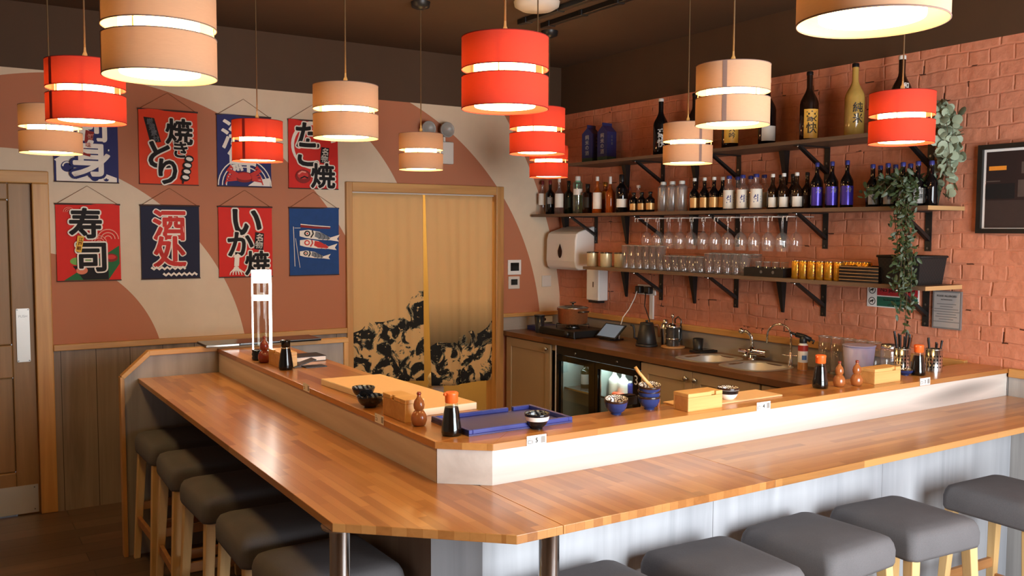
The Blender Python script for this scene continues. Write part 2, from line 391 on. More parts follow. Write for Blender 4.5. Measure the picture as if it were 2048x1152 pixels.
# left door
dr=MB(); x0,x1=D1[0]+.03,D1[1]-.028
st=.12
for a,b,c,d in ((x0,x0+st,0,1.93),(x1-st,x1,0,1.93)): dr.box(a,b,.02,.06,c,d,DOORW)
for c,d in ((.005,.255),(.81,1.0),(1.835,1.93)): dr.box(x0+st,x1-st,.02,.06,c,d,DOORW)
xm=(x0+x1)/2
dr.box(xm-.05,xm+.05,.02,.06,.255,.81,DOORW); dr.box(xm-.05,xm+.05,.02,.06,1.0,1.835,DOORW)
door=struct(dr.build('door_1',bevel=.006))
for a,b,c,d in ((x0+st,xm-.05,.255,.81),(xm+.05,x1-st,.255,.81),(x0+st,xm-.05,1.0,1.835),(xm+.05,x1-st,1.0,1.835)):
    q=MB(); q.box(a,b,.035,.05,c,d,DOORW); q.build('door_panel',door,bevel=.008)
q=MB(); q.rbox(-3.83,-3.762,.9,1.21,.013,.018,.006,PLATE,T=Matrix(((1,0,0,0),(0,0,1,0),(0,1,0,0),(0,0,0,1))))
for sx in (-3.824,-3.768):
    for sz in (.907,1.203): q.cyl((sx,.013,sz),(sx,.010,sz),.004,STEELD,8)
q.text('PUSH',.02,lambda a,b:Vector((-3.796+a,.0125,1.165+b)),STEELD); o=q.build('push_plate',door); o['label']='tall steel push plate'
q=MB(); q.box(x0+.01,x1-.01,.014,.019,.01,.175,PLATE)
for sx in (x0+.03,x1-.03):
    for sz in (.03,.16): q.cyl((sx,.014,sz),(sx,.011,sz),.004,STEELD,8)
q.build('kick_plate',door)
fr=MB(); fr.box(D1[1]-.028,-3.645,-.022,.10,0,1.93,PINE_Z); fr.box(D1[0]-.06,D1[0]+.028,-.022,.10,0,1.93,PINE_Z); fr.box(D1[0]-.06,-3.645,-.022,.10,1.93,2.0,PINE_X)
fr.build('door_frame',door,bevel=.006)
# curtained doorway frame
fr=MB(); fr.box(-1.824,-1.779,-.03,.12,0,2.0,PINE_Z); fr.box(-.615,-.548,-.03,.12,0,2.0,PINE_Z); fr.box(-1.779,-.615,-.03,.12,1.935,2.0,PINE_X)
struct(fr.build('door_2',bevel=.004))
# wainscot and rails
m=MB(); m.box(-3.645,-1.824,-.014,0,0,.955,WAINA); struct(m.build('trim_1'))
m=MB(); m.box(-3.645,-1.824,-.03,0,.955,.992,PINE_X); struct(m.build('trim_2',bevel=.004))
m=MB(); m.box(-.548,-.016,-.016,0,.9,1.0,GREYX); struct(m.build('trim_3'))
m=MB(); m.box(-.548,-.03,-.028,0,1.0,1.03,PINE_X); struct(m.build('trim_4',bevel=.004))
m=MB(); m.box(-.016,0,-3.40,-.016,.9,1.01,GREYY); struct(m.build('trim_5'))
m=MB(); m.box(-.03,0,-3.40,-.03,1.01,1.05,PINE_Y); struct(m.build('trim_6',bevel=.004))
m=MB(); m.box(-.02,0,BACK_Y+.0,-3.603,0,1.0,WAINB); struct(m.build('trim_7'))
m=MB(); m.box(-.035,0,BACK_Y+.0,-3.613,1.0,1.04,PINE_Y); struct(m.build('trim_8',bevel=.004))
# ceiling conduits
for xx,lab in ((-1.16,'left'),(-.99,'right')):
    m=MB(); m.box(xx-.02,xx+.02,-2.35,-1.18,HC-.03,HC,BLACK)
    for k in range(4): m.box(xx-.026,xx+.026,-1.25-k*.33-.03,-1.25-k*.33,HC-.034,HC,BLACKP)
    tag(m.build('cable_conduit',bevel=.003),'dark cable conduit along the ceiling, the %s-hand one of two' % lab,'conduit','conduits on the ceiling')
m=MB(); m.lathe([(.0,-.05),(.09,-.045),(.125,-.025),(.13,0)],OFFW,28,c=(-1.32,-1.60,HC)); o=m.build('ceiling_fitting'); tag(o,'round pale fitting on the dark ceiling above the red lamps','fitting')

# ------------------------------------------------------------------ the bar
ZB,ZL,ZBU,ZLU=.9116,1.0396,.8878,1.0182
OA,OB=(-3.357,-3.676),(-3.002,-4.009); LA,LB=(-2.954,-3.493),(-2.826,-3.602)
WY=-1.012
top=thing('bar_counter','L-shaped butcher block bar counter with clipped corner','counter',(-3.0,-3.7,ZBU))
J1=at(1040,1010,z=ZB).x; J2=-2.06
m=MB(); m.prism([(OA[0],WY),OA,OB,(J1,OB[1]),(J1,-3.58),(-2.94,-3.48),(-2.94,WY)],ZBU,ZB,BUT_Y); m.build('worktop_board',top,bevel=.0015)
m=MB(); m.box(J1+.0012,J2,OB[1],-3.58,ZBU,ZB,BUT_Y); m.build('worktop_board',top,bevel=.0015)
m=MB(); m.box(J2+.0008,-.022,OB[1],-3.58,ZBU,ZB,BUT_X); m.build('worktop_board',top,bevel=.0015)
base=thing('bar_frontage','pale upright boarding that carries the bar counter','bar front',(-2.9,-3.6,0))
BA=(-2.985,-3.512); BBx=at(965,1085,y=-3.632).x; BB=(BBx,-3.632)
m=MB(); m.box(BA[0],BA[0]+.018,BA[1],WY,0,ZBU,GREYZ); m.build('side_panel',base)
m=MB(); m.prism([BA,BB,(BB[0],BB[1]+.018),(BA[0]+.018,BA[1])],0,ZBU,WHITEZ); m.build('corner_panel',base)
for i,(a,b) in enumerate(((BB[0],-1.94),(-1.938,-.985),(-.983,-.022))):
    m=MB(); m.box(a,b,-3.632,-3.614,0,ZBU,WHITEZ); m.build('front_panel',base)
led=thing('serving_ledge','raised serving ledge with timber top above the bar top','ledge',(-2.9,-3.5,ZB))
e=.009; IN=(-2.61,-3.41)
pA=(LA[0]-e,LA[1]-.004); pB=(LB[0]-.004,LB[1]-e)
m=MB(); m.prism([(pA[0],WY),pA,(IN[0],IN[1]),(IN[0],WY)],ZLU,ZL,LEDGE_Y); m.build('ledge_top',led,bevel=.0015)
m=MB(); m.prism([pA,pB,(IN[0],IN[1])],ZLU,ZL,LEDGE_X); m.build('ledge_top',led,bevel=.0015)
m=MB(); m.prism([pB,(-.001,pB[1]),(-.001,IN[1]),(IN[0],IN[1])],ZLU,ZL,LEDGE_X); m.build('ledge_top',led,bevel=.0015)
m=MB(); m.box(LA[0],LA[0]+.018,LA[1]+.004,WY,ZB,ZLU,WHITEY); m.build('upstand_panel',led)
m=MB(); m.prism([LA,LB,(LB[0],LB[1]+.02),(LA[0]+.02,LA[1])],ZB,ZLU,WHITEX); m.build('upstand_panel',led)
m=MB(); m.box(LB[0],-.022,LB[1],LB[1]+.018,ZB,ZLU,WHITEX); m.build('upstand_panel',led)
m=MB(); m.box(-2.75,-2.73,-3.43,WY,0,ZLU,GREYZ); m.box(-2.73,-.6,-3.47,-3.45,0,ZLU,GREYZ); m.build('inner_panel',base)
# end wing
wing=thing('end_panel','grey boarded wing wall with pine capping at far end of bar','partition',(-2.85,-1.0,0))
m=MB(); R=Matrix(((1,0,0,0),(0,0,1,0),(0,1,0,0),(0,0,0,1)))
P=[(-3.425,0),(-3.425,.925),(-3.30,1.025),(-2.25,1.025),(-2.25,0)]
m.prism(P,-1.008,-.985,GREYZ,T=R); m.build('boarding',wing)
m=MB(); m.box(-3.305,-2.222,-1.022,-.97,1.025,1.050,PINE_X); m.build('top_cap',wing,bevel=.002)
m=MB(); m.prism([(-3.440,.93),(-3.306,1.052),(-3.300,1.025),(-3.425,.915)],-1.022,-.97,PINE_X,T=R); m.build('sloping_cap',wing,bevel=.002)
m=MB(); m.box(-3.445,-3.425,-1.022,-.97,0,.925,PINE_Z); m.build('edge_strip',wing,bevel=.002)
m=MB(); m.box(-2.25,-2.222,-1.022,-.97,0,1.025,PINE_Z); m.build('edge_strip',wing,bevel=.002)
# steel bar posts
for (px,yy,lab) in ((680,-3.63,'steel post under the clipped corner of bar top, left one'),(1098,-3.93,'steel post under the clipped corner of bar top, right one')):
    p=at(px,1100,y=yy); t=thing('bar_post',lab,'post',(p.x,p.y,0),'steel posts under the bar')
    m=MB(); m.lathe([(.028,.012),(.028,ZBU-.012)],CHROME,24); m.build('tube',t,local=True)
    m=MB(); m.lathe([(.055,0),(.055,.008),(.035,.012)],CHROME,24); m.build('foot_flange',t,local=True)
    m=MB(); m.lathe([(.035,ZBU-.012),(.05,ZBU-.006),(.05,ZBU)],CHROME,24); m.build('top_flange',t,local=True)

# ------------------------------------------------------------------ kitchen run
wt=MB(); X0,X1=-.552,-.001; ZW,ZWU=.9,.866
H=[(-.43,-.12,-2.08,-1.80),(-.43,-.12,-2.46,-2.16)]   # sink cut-outs
ys=[-3.405,-2.46,-2.16,-2.08,-1.80,-.03]
for a,b in zip(ys[:-1],ys[1:]):
    hole=[h for h in H if abs(h[2]-a)<1e-6]
    if hole:
        wt.box(X0,hole[0][0],a,b,ZWU,ZW,WORKT); wt.box(hole[0][1],-.016,a,b,ZWU,ZW,WORKT)
    else: wt.box(X0,-.016,a,b,ZWU,ZW,WORKT)
tag(wt.build('kitchen_worktop'),'dark timber worktop along the brick wall','worktop')
sk=thing('double_sink','twin bowl steel sink set in the dark worktop','sink',(-.275,-2.12,ZW))
for k,h in enumerate(H):
    m=MB()
    cx,cy_=(h[0]+h[1])/2,(h[2]+h[3])/2; hx,hy=(h[1]-h[0])/2+.012,(h[3]-h[2])/2+.012
    def ring(s,z,n=40):
        out=[]
        for i in range(n):
            a=2*PI*i/n; c,q=math.cos(a),math.sin(a); p=3.2
            r=(abs(c)**p+abs(q)**p)**(-1/p); out.append((cx+hx*s*r*c,cy_+hy*s*r*q,z))
        return out
    rs=[ring(1.12,ZW+.001),ring(1.10,ZW+.004),ring(.96,ZW+.003),ring(.92,ZW-.01),ring(.84,ZW-.12),ring(.7,ZW-.15),ring(.12,ZW-.155)]
    V=[p for r in rs for p in r]; n=40; F=[(j*n+i,j*n+(i+1)%n,(j+1)*n+(i+1)%n,(j+1)*n+i) for j in range(len(rs)-1) for i in range(n)]+[tuple(range((len(rs)-1)*n,len(rs)*n))]
    m.add(V,F,BASIN,True); b=m.build('basin',sk)
    m=MB(); m.lathe([(.03,-.152),(.034,-.150),(.0,-.149)],STEELD,16,c=(cx,cy_,ZW)); m.build('drain',sk)

def shaker_door(parent,y0,y1,z0,z1,knob=None):
    m=MB(); x=-.532; s=.065
    m.box(x,x+.018,y0,y0+s,z0,z1,BEIGE); m.box(x,x+.018,y1-s,y1,z0,z1,BEIGE); m.box(x,x+.018,y0+s,y1-s,z0,z0+s,BEIGE); m.box(x,x+.018,y0+s,y1-s,z1-s,z1,BEIGE)
    m.box(x+.008,x+.018,y0+s,y1-s,z0+s,z1-s,BEIGE); d=m.build('door',parent,bevel=.002)
    if knob:
        q=MB(); q.lathe([(.006,0),(.006,.012),(.014,.016),(.017,.024),(.013,.03),(0,.031)],STEEL,16,T=Matrix.Translation((x,knob[0],knob[1])) @ Matrix.Rotation(-PI/2,4,'Y')); q.build('knob',d)
def cabinet(name,label,y0,y1,doors):
    t=thing(name,label,'cabinet',(-.27,(y0+y1)/2,0))
    m=MB(); m.box(-.512,-.03,y0,y0+.018,.1,ZWU,BEIGE); m.box(-.512,-.03,y1-.018,y1,.1,ZWU,BEIGE); m.box(-.512,-.03,y0+.018,y1-.018,.1,.118,BEIGE); m.box(-.05,-.03,y0+.018,y1-.018,.118,ZWU,BEIGE); m.box(-.512,-.45,y0+.018,y1-.018,ZWU-.05,ZWU,BEIGE)
    m.box(-.47,-.45,y0,y1,0,.1,BEIGE_D); m.build('carcass',t)
    for d in doors: shaker_door(t,*d)
cabinet('base_cabinet','beige cupboard between the curtained doorway and bottle cooler',-.69,-.03,[(-.63,-.045,.11,.855,(-.60,.822))])
m=MB(); m.box(-.532,-.05,-.703,-.692,0,ZWU,OFFW); tag(m.build('filler_panel'),'narrow pale filler panel beside the bottle cooler','panel')
cabinet('base_cabinet','beige double cupboard below the twin sink',-2.575,-1.61,[(-2.063,-1.615,.11,.855,(-2.028,.811)),(-2.57,-2.067,.11,.855,(-2.103,.811))])
cabinet('base_cabinet','beige cupboard at the near end of the brick wall',-3.40,-2.58,[(-3.395,-2.585,.11,.855)])

# bottle cooler
fg=thing('bottle_cooler','black two-door glass bottle cooler lit inside','cooler',(-.3,-1.15,0))
STRIP=emit('cooler strip light',(.85,1,.95,1),6); INT=plain('cooler lining',srgb(150,160,156),.5,var=.02)
FY0,FY1=-1.60,-.706
m=MB(); m.box(-.50,-.04,FY0,FY0+.02,.02,ZWU-.004,BLACK); m.box(-.50,-.04,FY1-.02,FY1,.02,ZWU-.004,BLACK); m.box(-.06,-.04,FY0+.02,FY1-.02,.02,ZWU-.004,BLACK); m.box(-.50,-.06,FY0+.02,FY1-.02,.02,.1,BLACK); m.box(-.50,-.06,FY0+.02,FY1-.02,.80,ZWU-.004,BLACK); m.build('body',fg)
m=MB(); m.box(-.49,-.062,FY1-.026,FY1-.021,.1,.8,INT); m.box(-.49,-.062,FY0+.021,FY0+.026,.1,.8,INT); m.box(-.068,-.062,FY0+.026,FY1-.026,.1,.8,BLACKP); m.box(-.48,-.07,-1.15,-1.14,.1,.8,INT); m.build('lining',fg)
m=MB(); m.box(-.53,-.50,FY0,FY1,.80,ZWU-.004,BLACK); m.build('header',fg)
for k,(a,b) in enumerate(((-1.145,FY1),(FY0,-1.149))):
    m=MB(); fw_=.055
    m.box(-.53,-.502,a,a+fw_+.01,.03,.797,BLACKGL); m.box(-.53,-.502,b-fw_*.5,b,.03,.797,BLACKGL); m.box(-.53,-.502,a+fw_+.01,b-fw_*.5,.03,.09,BLACKGL); m.box(-.53,-.502,a+fw_+.01,b-fw_*.5,.755,.797,BLACKGL)
    d=m.build('door',fg)
    g=MB(); g.box(-.52,-.514,a+fw_+.01,b-fw_*.5,.09,.755,PANE); g.build('pane',d)
    g=MB(); g.box(-.5145,-.5085,b-fw_*.5-.012,b-fw_*.5,.09,.755,STEEL); g.build('lit_edge_strip',d)  # steel strip put in for the lit edge of the cooler's inner side
    if k==1:
        g=MB(); g.text('3',.085,lambda u,v:Vector((-.5312,-1.567-u,.735+v)),PAPER); g.build('number',d)
    ya,yb=(-1.135,FY1-.03) if k==0 else (FY0+.03,-1.155)
    g=MB(); g.box(-.47,-.44,ya,yb,.785,.795,STRIP); g.build('light_strip',fg)
    l=bpy.data.lights.new('cooler_light','AREA'); l.shape='RECTANGLE'; l.size=.02; l.size_y=abs(yb-ya); l.energy=.55 if k==0 else 1.3; l.color=(.85,1,.95)
    lo=bpy.data.objects.new('cooler_light',l); COL.objects.link(lo); lo.parent=fg; lo.location=Vector((-.455,(ya+yb)/2,.782))-fg.location
    g=MB(); g.lathe([(.012,0),(.012,.004),(0,.005)],STEELD,14,T=Matrix.Translation((-.53,(a+b)/2,.825)) @ Matrix.Rotation(-PI/2,4,'Y')); g.build('lock',fg)
    for z in (.56,.30):
        g=MB()
        ya,yb=(-1.135,FY1-.03) if k==0 else (FY0+.03,-1.155)
        g.box(-.485,-.47,ya,yb,z-.006,z+.006,STEEL); g.box(-.47,-.08,ya,yb,z-.002,z+.002,GLASSD)
        g.build('shelf',fg)

# posters' shared cord material etc.
CORD=plain('jute cord',srgb(140,86,50),.8)

# ------------------------------------------------------------------ pendant lamps
WARM=(1,.68,.26)
RED=translucent('red shade cloth',srgb(206,56,36),srgb(255,92,52),.027); CRM=translucent('cream shade cloth',srgb(198,158,126),srgb(255,196,140),.0145)
REDS=translucent('red shade seam',srgb(150,30,18),srgb(255,60,30),.012); CRMS=translucent('cream shade seam',srgb(150,118,104),srgb(255,190,140),.007)
LINING=plain('shade lining',srgb(250,226,150),.7,var=.01)
DIFF=emit('glowing diffuser',WARM+(1,),LAMP_L)
GOLDC=plain('gold cord',srgb(96,72,42),.5); CLEARP=plain('clear plastic collar',srgb(120,104,82),.4)
LR,LH=.125,.2
def make_lamp(name,label,cloth,seam,group):
    t=thing(name,label,'lamp',(0,0,0),group)
    for z0,z1,nm in ((.1115,.2,'upper_shade'),(0,.0885,'lower_shade')):
        m=MB(); m.lathe([(LR,z0),(LR,z1)],cloth,56,caps=False)
        for z in (z0,z1): m.lathe([(LR-.0012,z-.0012),(LR+.0008,z-.0012),(LR+.0008,z+.0012),(LR-.0012,z+.0012),(LR-.0012,z-.0012)],seam,56,caps=False)
        s=m.build(nm,t,local=True)
        m=MB(); m.lathe([(LR-.0015,z0+.001),(LR-.0015,z1-.001)],cloth,56,caps=False)
        q=MB(); q.lathe([(LR+.0006,z0),(LR+.0006,z1)],seam,4,a0=-.06,a1=.06,caps=False); q.build('seam',s,local=True)
    for k in range(3):
        a=2*PI*k/3+.9; c,s_=math.cos(a),math.sin(a); m=MB()
        m.tube([(.02*c,.02*s_,.195),(.118*c,.118*s_,.195),(.118*c,.118*s_,.05)],.002,LINING,6); m.build('support_wire',t,local=True)
    m=MB(); m.lathe([(.0,.006),(.087,.006),(.088,.008),(.088,.185),(.0,.186)],DIFF,40,caps=False); m.build('diffuser',t,local=True)
    m=MB(); m.lathe([(.021,.19),(.021,.208),(.009,.210),(.008,.226),(.004,.236),(.003,.25)],CLEARP,16); m.build('lamp_holder',t,local=True)
    return t
RL=make_lamp('pendant_lamp','',RED,REDS,'red and cream drum pendant lamps'); CLm=make_lamp('pendant_lamp','',CRM,CRMS,'red and cream drum pendant lamps')
lamps=[ # photo pixel of the shade's middle, its drum width in the photo corrected for the lens, colour, seam px or None, label
(319,66,218,'c',205,'large cream drum lamp hanging over the left bar arm, top out of frame'),
(172,185,148,'r',110,'red drum lamp hanging partly behind the big cream lamp, upper left'),
(101.5,260,115,'c',None,'cream drum lamp hanging lowest, left above the timber door'),
(515,282.5,99,'r',489,'red drum lamp hanging in front of the navy crab banner'),
(691.5,224.5,129,'c',None,'cream drum lamp hanging in front of the red octopus banner'),
(1010,148,174,'r',None,'large red drum lamp hanging highest above the bar corner'),
(842,304,88,'c',None,'small cream drum lamp hanging before the twin emergency spots'),
(1074.5,263,111,'r',None,'red drum lamp tucked just below the large red one'),
(1097.5,323.5,77,'r',None,'smallest red drum lamp, above the spirits end of the middle shelf'),
(1375.5,287.5,98,'c',1400,'cream drum lamp hanging left of and behind a larger cream lamp'),
(1465.5,191.5,146,'c',1450,'cream drum lamp hanging before the top shelf of tall sake bottles'),
(1803.5,237,124,'r',None,'red drum lamp hanging beside the eucalyptus plant'),
(1746,-72,290,'c',None,'nearest cream drum lamp, only its glowing underside in the frame')]
firstused={}
for (px_,py_,wd_,c,sp,lab) in lamps:
    d_=fw+rt*((px_-1024)/F_PX)-up*((py_-576)/F_PX); q_=CAM+d_*(F_PX*.25/wd_); x,y,zc=q_.x,q_.y,q_.z
    src=RL if c=='r' else CLm
    if sp is None: ang=math.atan2(y-CAM.y,x-CAM.x)
    else:
        # turn the shade so that its seam faces the side it shows on
        p=Vector((x,y,zc)); dpx=(sp-(1024+F_PX*(p-CAM).dot(rt)/(p-CAM).dot(fw)))*mpp(p)
        away=math.atan2(y-CAM.y,x-CAM.x); ang=away+PI+math.asin(max(-.98,min(.98,dpx/LR)))
    z0=zc-LH/2
    if c not in firstused: o=src; firstused[c]=1; o.location=(x,y,z0); o.rotation_euler=(0,0,ang); o['label']=lab
    else: o=dup(src,(x,y,z0),lab,rz=ang)
    for ch in list(o.children):
        if ch.name.startswith(('cord','ceiling_rose')): bpy.data.objects.remove(ch)
    m=MB(); m.cyl((0,0,.248),(0,0,HC-z0-.03),.003,GOLDC,8); m.build('cord',o,local=True)
    m=MB(); m.lathe([(.012,HC-z0-.045),(.05,HC-z0-.03),(.055,HC-z0)],BLACKP,20); m.build('ceiling_rose',o,local=True)
    l=bpy.data.lights.new('bulb','SPOT'); l.energy=LAMP_SPOT; l.spot_size=math.radians(136); l.spot_blend=.7; l.shadow_soft_size=.07; l.color=(1,.72,.32)
    lo=bpy.data.objects.new('bulb',l); COL.objects.link(lo); lo.parent=o; lo.location=(0,0,-.004)

# ------------------------------------------------------------------ bar stools
FAB=NT('grey stool cloth'); _c=FAB.coord(); _w=FAB.noise(FAB.mapping(_c,(300,300,300)),1,2); _b=FAB.noise(_c,7,3)
FAB.base(FAB.mix(FAB.math('ADD',FAB.math('MULTIPLY',_w,.5),FAB.math('MULTIPLY',_b,.5)),srgb(84,81,82),srgb(118,114,115))); FAB.set(Roughness=.9); FAB.bump(_w,.12,.002); FAB=FAB.m
BEECH=wood('beech',srgb(206,160,98),srgb(238,200,140),'z',1.2,.45); DARKP=wood('stretcher timber',srgb(150,98,54),srgb(186,130,78),'x',1,.5)
SH=.655
def make_stool(label,group):
    t=thing('bar_stool',label,'stool',(0,0,0),group)
    m=MB(); hx,hy=.185,.19
    # upholstered cover: rounded slab with a dipped front hem
    def ringp(sx,sy,z,r,n=8,hem=0):
        out=[]
        for cx,cy_,a in ((1,1,0),(-1,1,PI/2),(-1,-1,PI),(1,-1,1.5*PI)):
            for i in range(n+1):
                q=a+PI/2*i/n; X=cx*(sx-r)+r*math.cos(q); Y=cy_*(sy-r)+r*math.sin(q)
                out.append((X,Y,z+hem*(1-abs(abs(X/sx)-abs(Y/sy)))*.012))
        return out
    prof=[(hx-.004,hy-.004,SH-.112,.03,1),(hx,hy,SH-.09,.032,0),(hx+.001,hy+.001,SH-.05,.034,0),(hx-.003,hy-.003,SH-.028,.036,0),(hx-.011,hy-.011,SH-.012,.036,0),(hx-.028,hy-.028,SH-.003,.036,0),(hx-.06,hy-.06,SH+.002,.036,0),(hx-.12,hy-.12,SH+.005,.03,0)]
    rs=[ringp(a,b,z,r,hem=h) for a,b,z,r,h in prof]; n=len(rs[0]); V=[p for q in rs for p in q]
    F=[(j*n+i,j*n+(i+1)%n,(j+1)*n+(i+1)%n,(j+1)*n+i) for j in range(len(rs)-1) for i in range(n)]+[tuple(range((len(rs)-1)*n,len(rs)*n)),tuple(range(n-1,-1,-1))]
    m.add(V,F,FAB,True); m.build('seat',t,local=True)
    def leg(sx,sy):
        q=MB(); V=[]; zt=SH-.10
        for z,wd,off in ((zt,.020,0),(0,.0145,.03)):
            cx,cy_=sx*(.152+off),sy*(.157+off)
            V+=[(cx+a*wd,cy_+b*wd,z) for a,b in ((-1,-1),(1,-1),(1,1),(-1,1))]
        q.add(V,[(0,1,2,3),(7,6,5,4),(0,4,5,1),(1,5,6,2),(2,6,7,3),(3,7,4,0)],BEECH); q.build('leg',t,local=True,bevel=.003)
    for sx in (-1,1):
        for sy in (-1,1): leg(sx,sy)
    for sx in (-1,1):
        q=MB(); z=.20; o_=.172; q.box(sx*o_-.009,sx*o_+.009,-.165,.165,z-.02,z+.02,DARKP); q.build('stretcher',t,local=True,bevel=.002)
    for sy in (-1,1):
        q=MB(); z=.27; o_=.173; q.box(-.16,.16,sy*o_-.009,sy*o_+.009,z-.02,z+.02,DARKP); q.build('stretcher',t,local=True,bevel=.002)
    return t
gR,gL='grey stools along the right bar arm','grey stools along the left bar arm'
so=make_stool('grey stool at right bar arm, nearest the steel posts',gR)
so.location=(-2.615,-3.875,0); so.rotation_euler=(0,0,.03)
for x,y,rz,lab in ((-2.165,-3.895,-.06,'grey stool at right bar arm, second from the bar corner'),(-1.70,-3.885,.05,'grey stool at right bar arm, middle of the five'),(-1.262,-3.915,-.08,'grey stool at right bar arm, second from the frame edge'),(-.62,-3.965,-.04,'grey stool at right bar arm, cut by the frame edge')):
    dup(so,(x,y,0),lab,gR,rz)
for y,rz,lab in ((-1.24,.02,'shaded stool tucked beside the grey end panel'),(-1.735,-.03,'shaded stool second from the grey end panel'),(-2.235,.02,'shaded stool in the middle of the left row'),(-2.775,-.02,'shaded stool second from the left steel post'),(-3.235,.02,'shaded stool seen behind the left steel post')):
    dup(so,(-3.205,y,0),lab,gL,rz)

# ------------------------------------------------------------------ banners on the mural wall
ROD=plain('banner rod',srgb(60,34,26),.6)
def cloth(n,c,v=.06): return plain(n,c,.8,var=v,scale=20)
BRED=cloth('banner red',srgb(214,40,30)); BORG=cloth('banner orange red',srgb(226,66,32)); BNAVY=cloth('banner navy',srgb(42,44,96)); BINK=cloth('banner ink blue',srgb(26,28,52)); BBLUE=cloth('banner sea blue',srgb(24,66,124),.2)
INK=cloth('ink black',srgb(24,18,18)); PW=cloth('print white',srgb(240,228,212),.02); PRED=cloth('print red',srgb(206,56,48)); PDR=cloth('print dark red',srgb(140,36,30)); PGRN=cloth('print leaf green',srgb(40,104,58)); PLG=cloth('print lettuce',srgb(120,168,80)); PPK=cloth('print salmon',srgb(226,128,96)); PYL=cloth('print yellow',srgb(232,180,70)); PGY=cloth('print grey',srgb(120,124,130)); PPINK=cloth('print pink',srgb(238,150,130))
W_,H_=.346,.458
class Banner:
    def __init__(s,x0,z1,mat,label,cord=True,tilt=0):
        s.x0,s.z1=x0,z1; s.k=0; s.t=thing('wall_banner',label,'banner',(x0+W_/2,-.012,z1-H_),'fabric banners on the mural wall')
        s.m=MB(); s.mat=mat; sd=random.random()*6
        s.wav=lambda u,v: -.012-.004*math.sin(u*5+sd)*(1-v)-.002*math.sin(v*7+sd*2)
        m=s.m; nx,nz=12,14
        m.grid(lambda a,b:(x0+a*W_,s.wav(a,1-b)+.0,z1-H_*(1-b)),nx,nz,mat)
        q=MB(); q.cyl((x0-.004,-.012,z1-.003),(x0+W_+.004,-.012,z1-.003),.005,ROD,8); q.build('top_rod',s.t)
        q=MB(); q.cyl((x0-.002,-.012,z1-H_+.003),(x0+W_+.002,-.012,z1-H_+.003),.0035,ROD,8); q.build('bottom_rod',s.t)
        if cord:
            q=MB(); q.tube([(x0+.01,-.010,z1),(x0+W_/2,-.004,z1+.105),(x0+W_-.01,-.010,z1)],.0013,CORD,6); q.build('hanging_cord',s.t)
    def P(s,u,v):   # u right 0..1, v down 0..1
        return Vector((s.x0+u*W_, s.wav(u,v)-.0012-.0006*s.k, s.z1-v*H_))
    def poly(s,pts,mat): s.k+=1; s.m.poly3([s.P(a,b) for a,b in pts],mat); return s
    def strip(s,pts,w,mat,w1=None):
        s.k+=1; L=[];Rr=[]
        n=len(pts)
        for i,(a,b) in enumerate(pts):
            p0=pts[max(i-1,0)];p1=pts[min(i+1,n-1)]; dx,dy=(p1[0]-p0[0])*W_,(p1[1]-p0[1])*H_; l=math.hypot(dx,dy) or 1
            ww=(w+(w if w1 is None else w1)*0) if w1 is None else w+(w1-w)*i/(n-1)
            nx,ny=-dy/l*ww/2,dx/l*ww/2
            L.append((a+nx/W_,b+ny/H_));Rr.append((a-nx/W_,b-ny/H_))
        V=[s.P(*q) for q in L+Rr]; s.m.add(V,[(i,i+1,n+i+1,n+i) for i in range(n-1)],mat); return s
    def ell(s,u,v,ru,rv,mat,a0=0,a1=2*PI,n=26,rot=0):
        pts=[]
        for i in range(n):
            a=a0+(a1-a0)*i/(n if abs(a1-a0-2*PI)<1e-6 else n-1); x,y=ru*math.cos(a)*W_,rv*math.sin(a)*H_
            pts.append((u+(x*math.cos(rot)-y*math.sin(rot))/W_, v+(x*math.sin(rot)+y*math.cos(rot))/H_))
        return s.poly(pts,mat)
    def arc(s,u,v,r,w,mat,a0,a1,n=18):
        return s.strip([(u+r*math.cos(a0+(a1-a0)*i/(n-1))/W_, v+r*math.sin(a0+(a1-a0)*i/(n-1))/H_) for i in range(n)],w,mat)
    def text(s,ch,u,v,size,mat,edge=None,rot=0,sx=1,bold=.030,ew=.075):
        for mt,off in (((edge,ew),) if edge else ())+((mat,bold),):
            s.k+=1; c,q=math.cos(rot),math.sin(rot)
            s.m.text(ch,size,lambda x,y:s.P(u+(x*sx*c-y*q)/W_, v-(x*sx*q+y*c)/H_),mt,off)
        return s
    def done(s): o=s.m.build('cloth',s.t); return s.t
X=[-3.614,-3.150,-2.685,-2.222]; Z1,Z2=2.400,1.818
# sashimi
b=Banner(X[0],Z1,BNAVY,'navy banner with white lettering and foamy sea print, partly behind lamps')
b.poly([(.0,.72),(.12,.66),(.3,.63),(.45,.7),(.55,.78),(.72,.86),(.97,.93),(.97,.985),(.03,.985),(.03,.74)],PW)
for u,v,r in ((.2,.8,.10),(.38,.88,.08),(.62,.93,.07),(.8,.95,.04)): b.ell(u,v,r,r*.7,BNAVY); b.arc(u,v,r*W_*.7,.008,PW,PI,2*PI)
for i in range(16): b.ell(.7+random.uniform(-.12,.2),.62+random.uniform(-.07,.1),.012,.009,PW,n=8)
b.text('刺',.55,.27,.20,PW,BNAVY,ew=.10); b.text('身',.56,.69,.22,PW,BNAVY,ew=.10)
b.poly([(.49,.33),(.62,.35),(.55,.67),(.44,.65)],PDR)
b.text('旬',.555,.41,.034,PPINK); b.text('味',.525,.52,.032,PPINK); b.done()
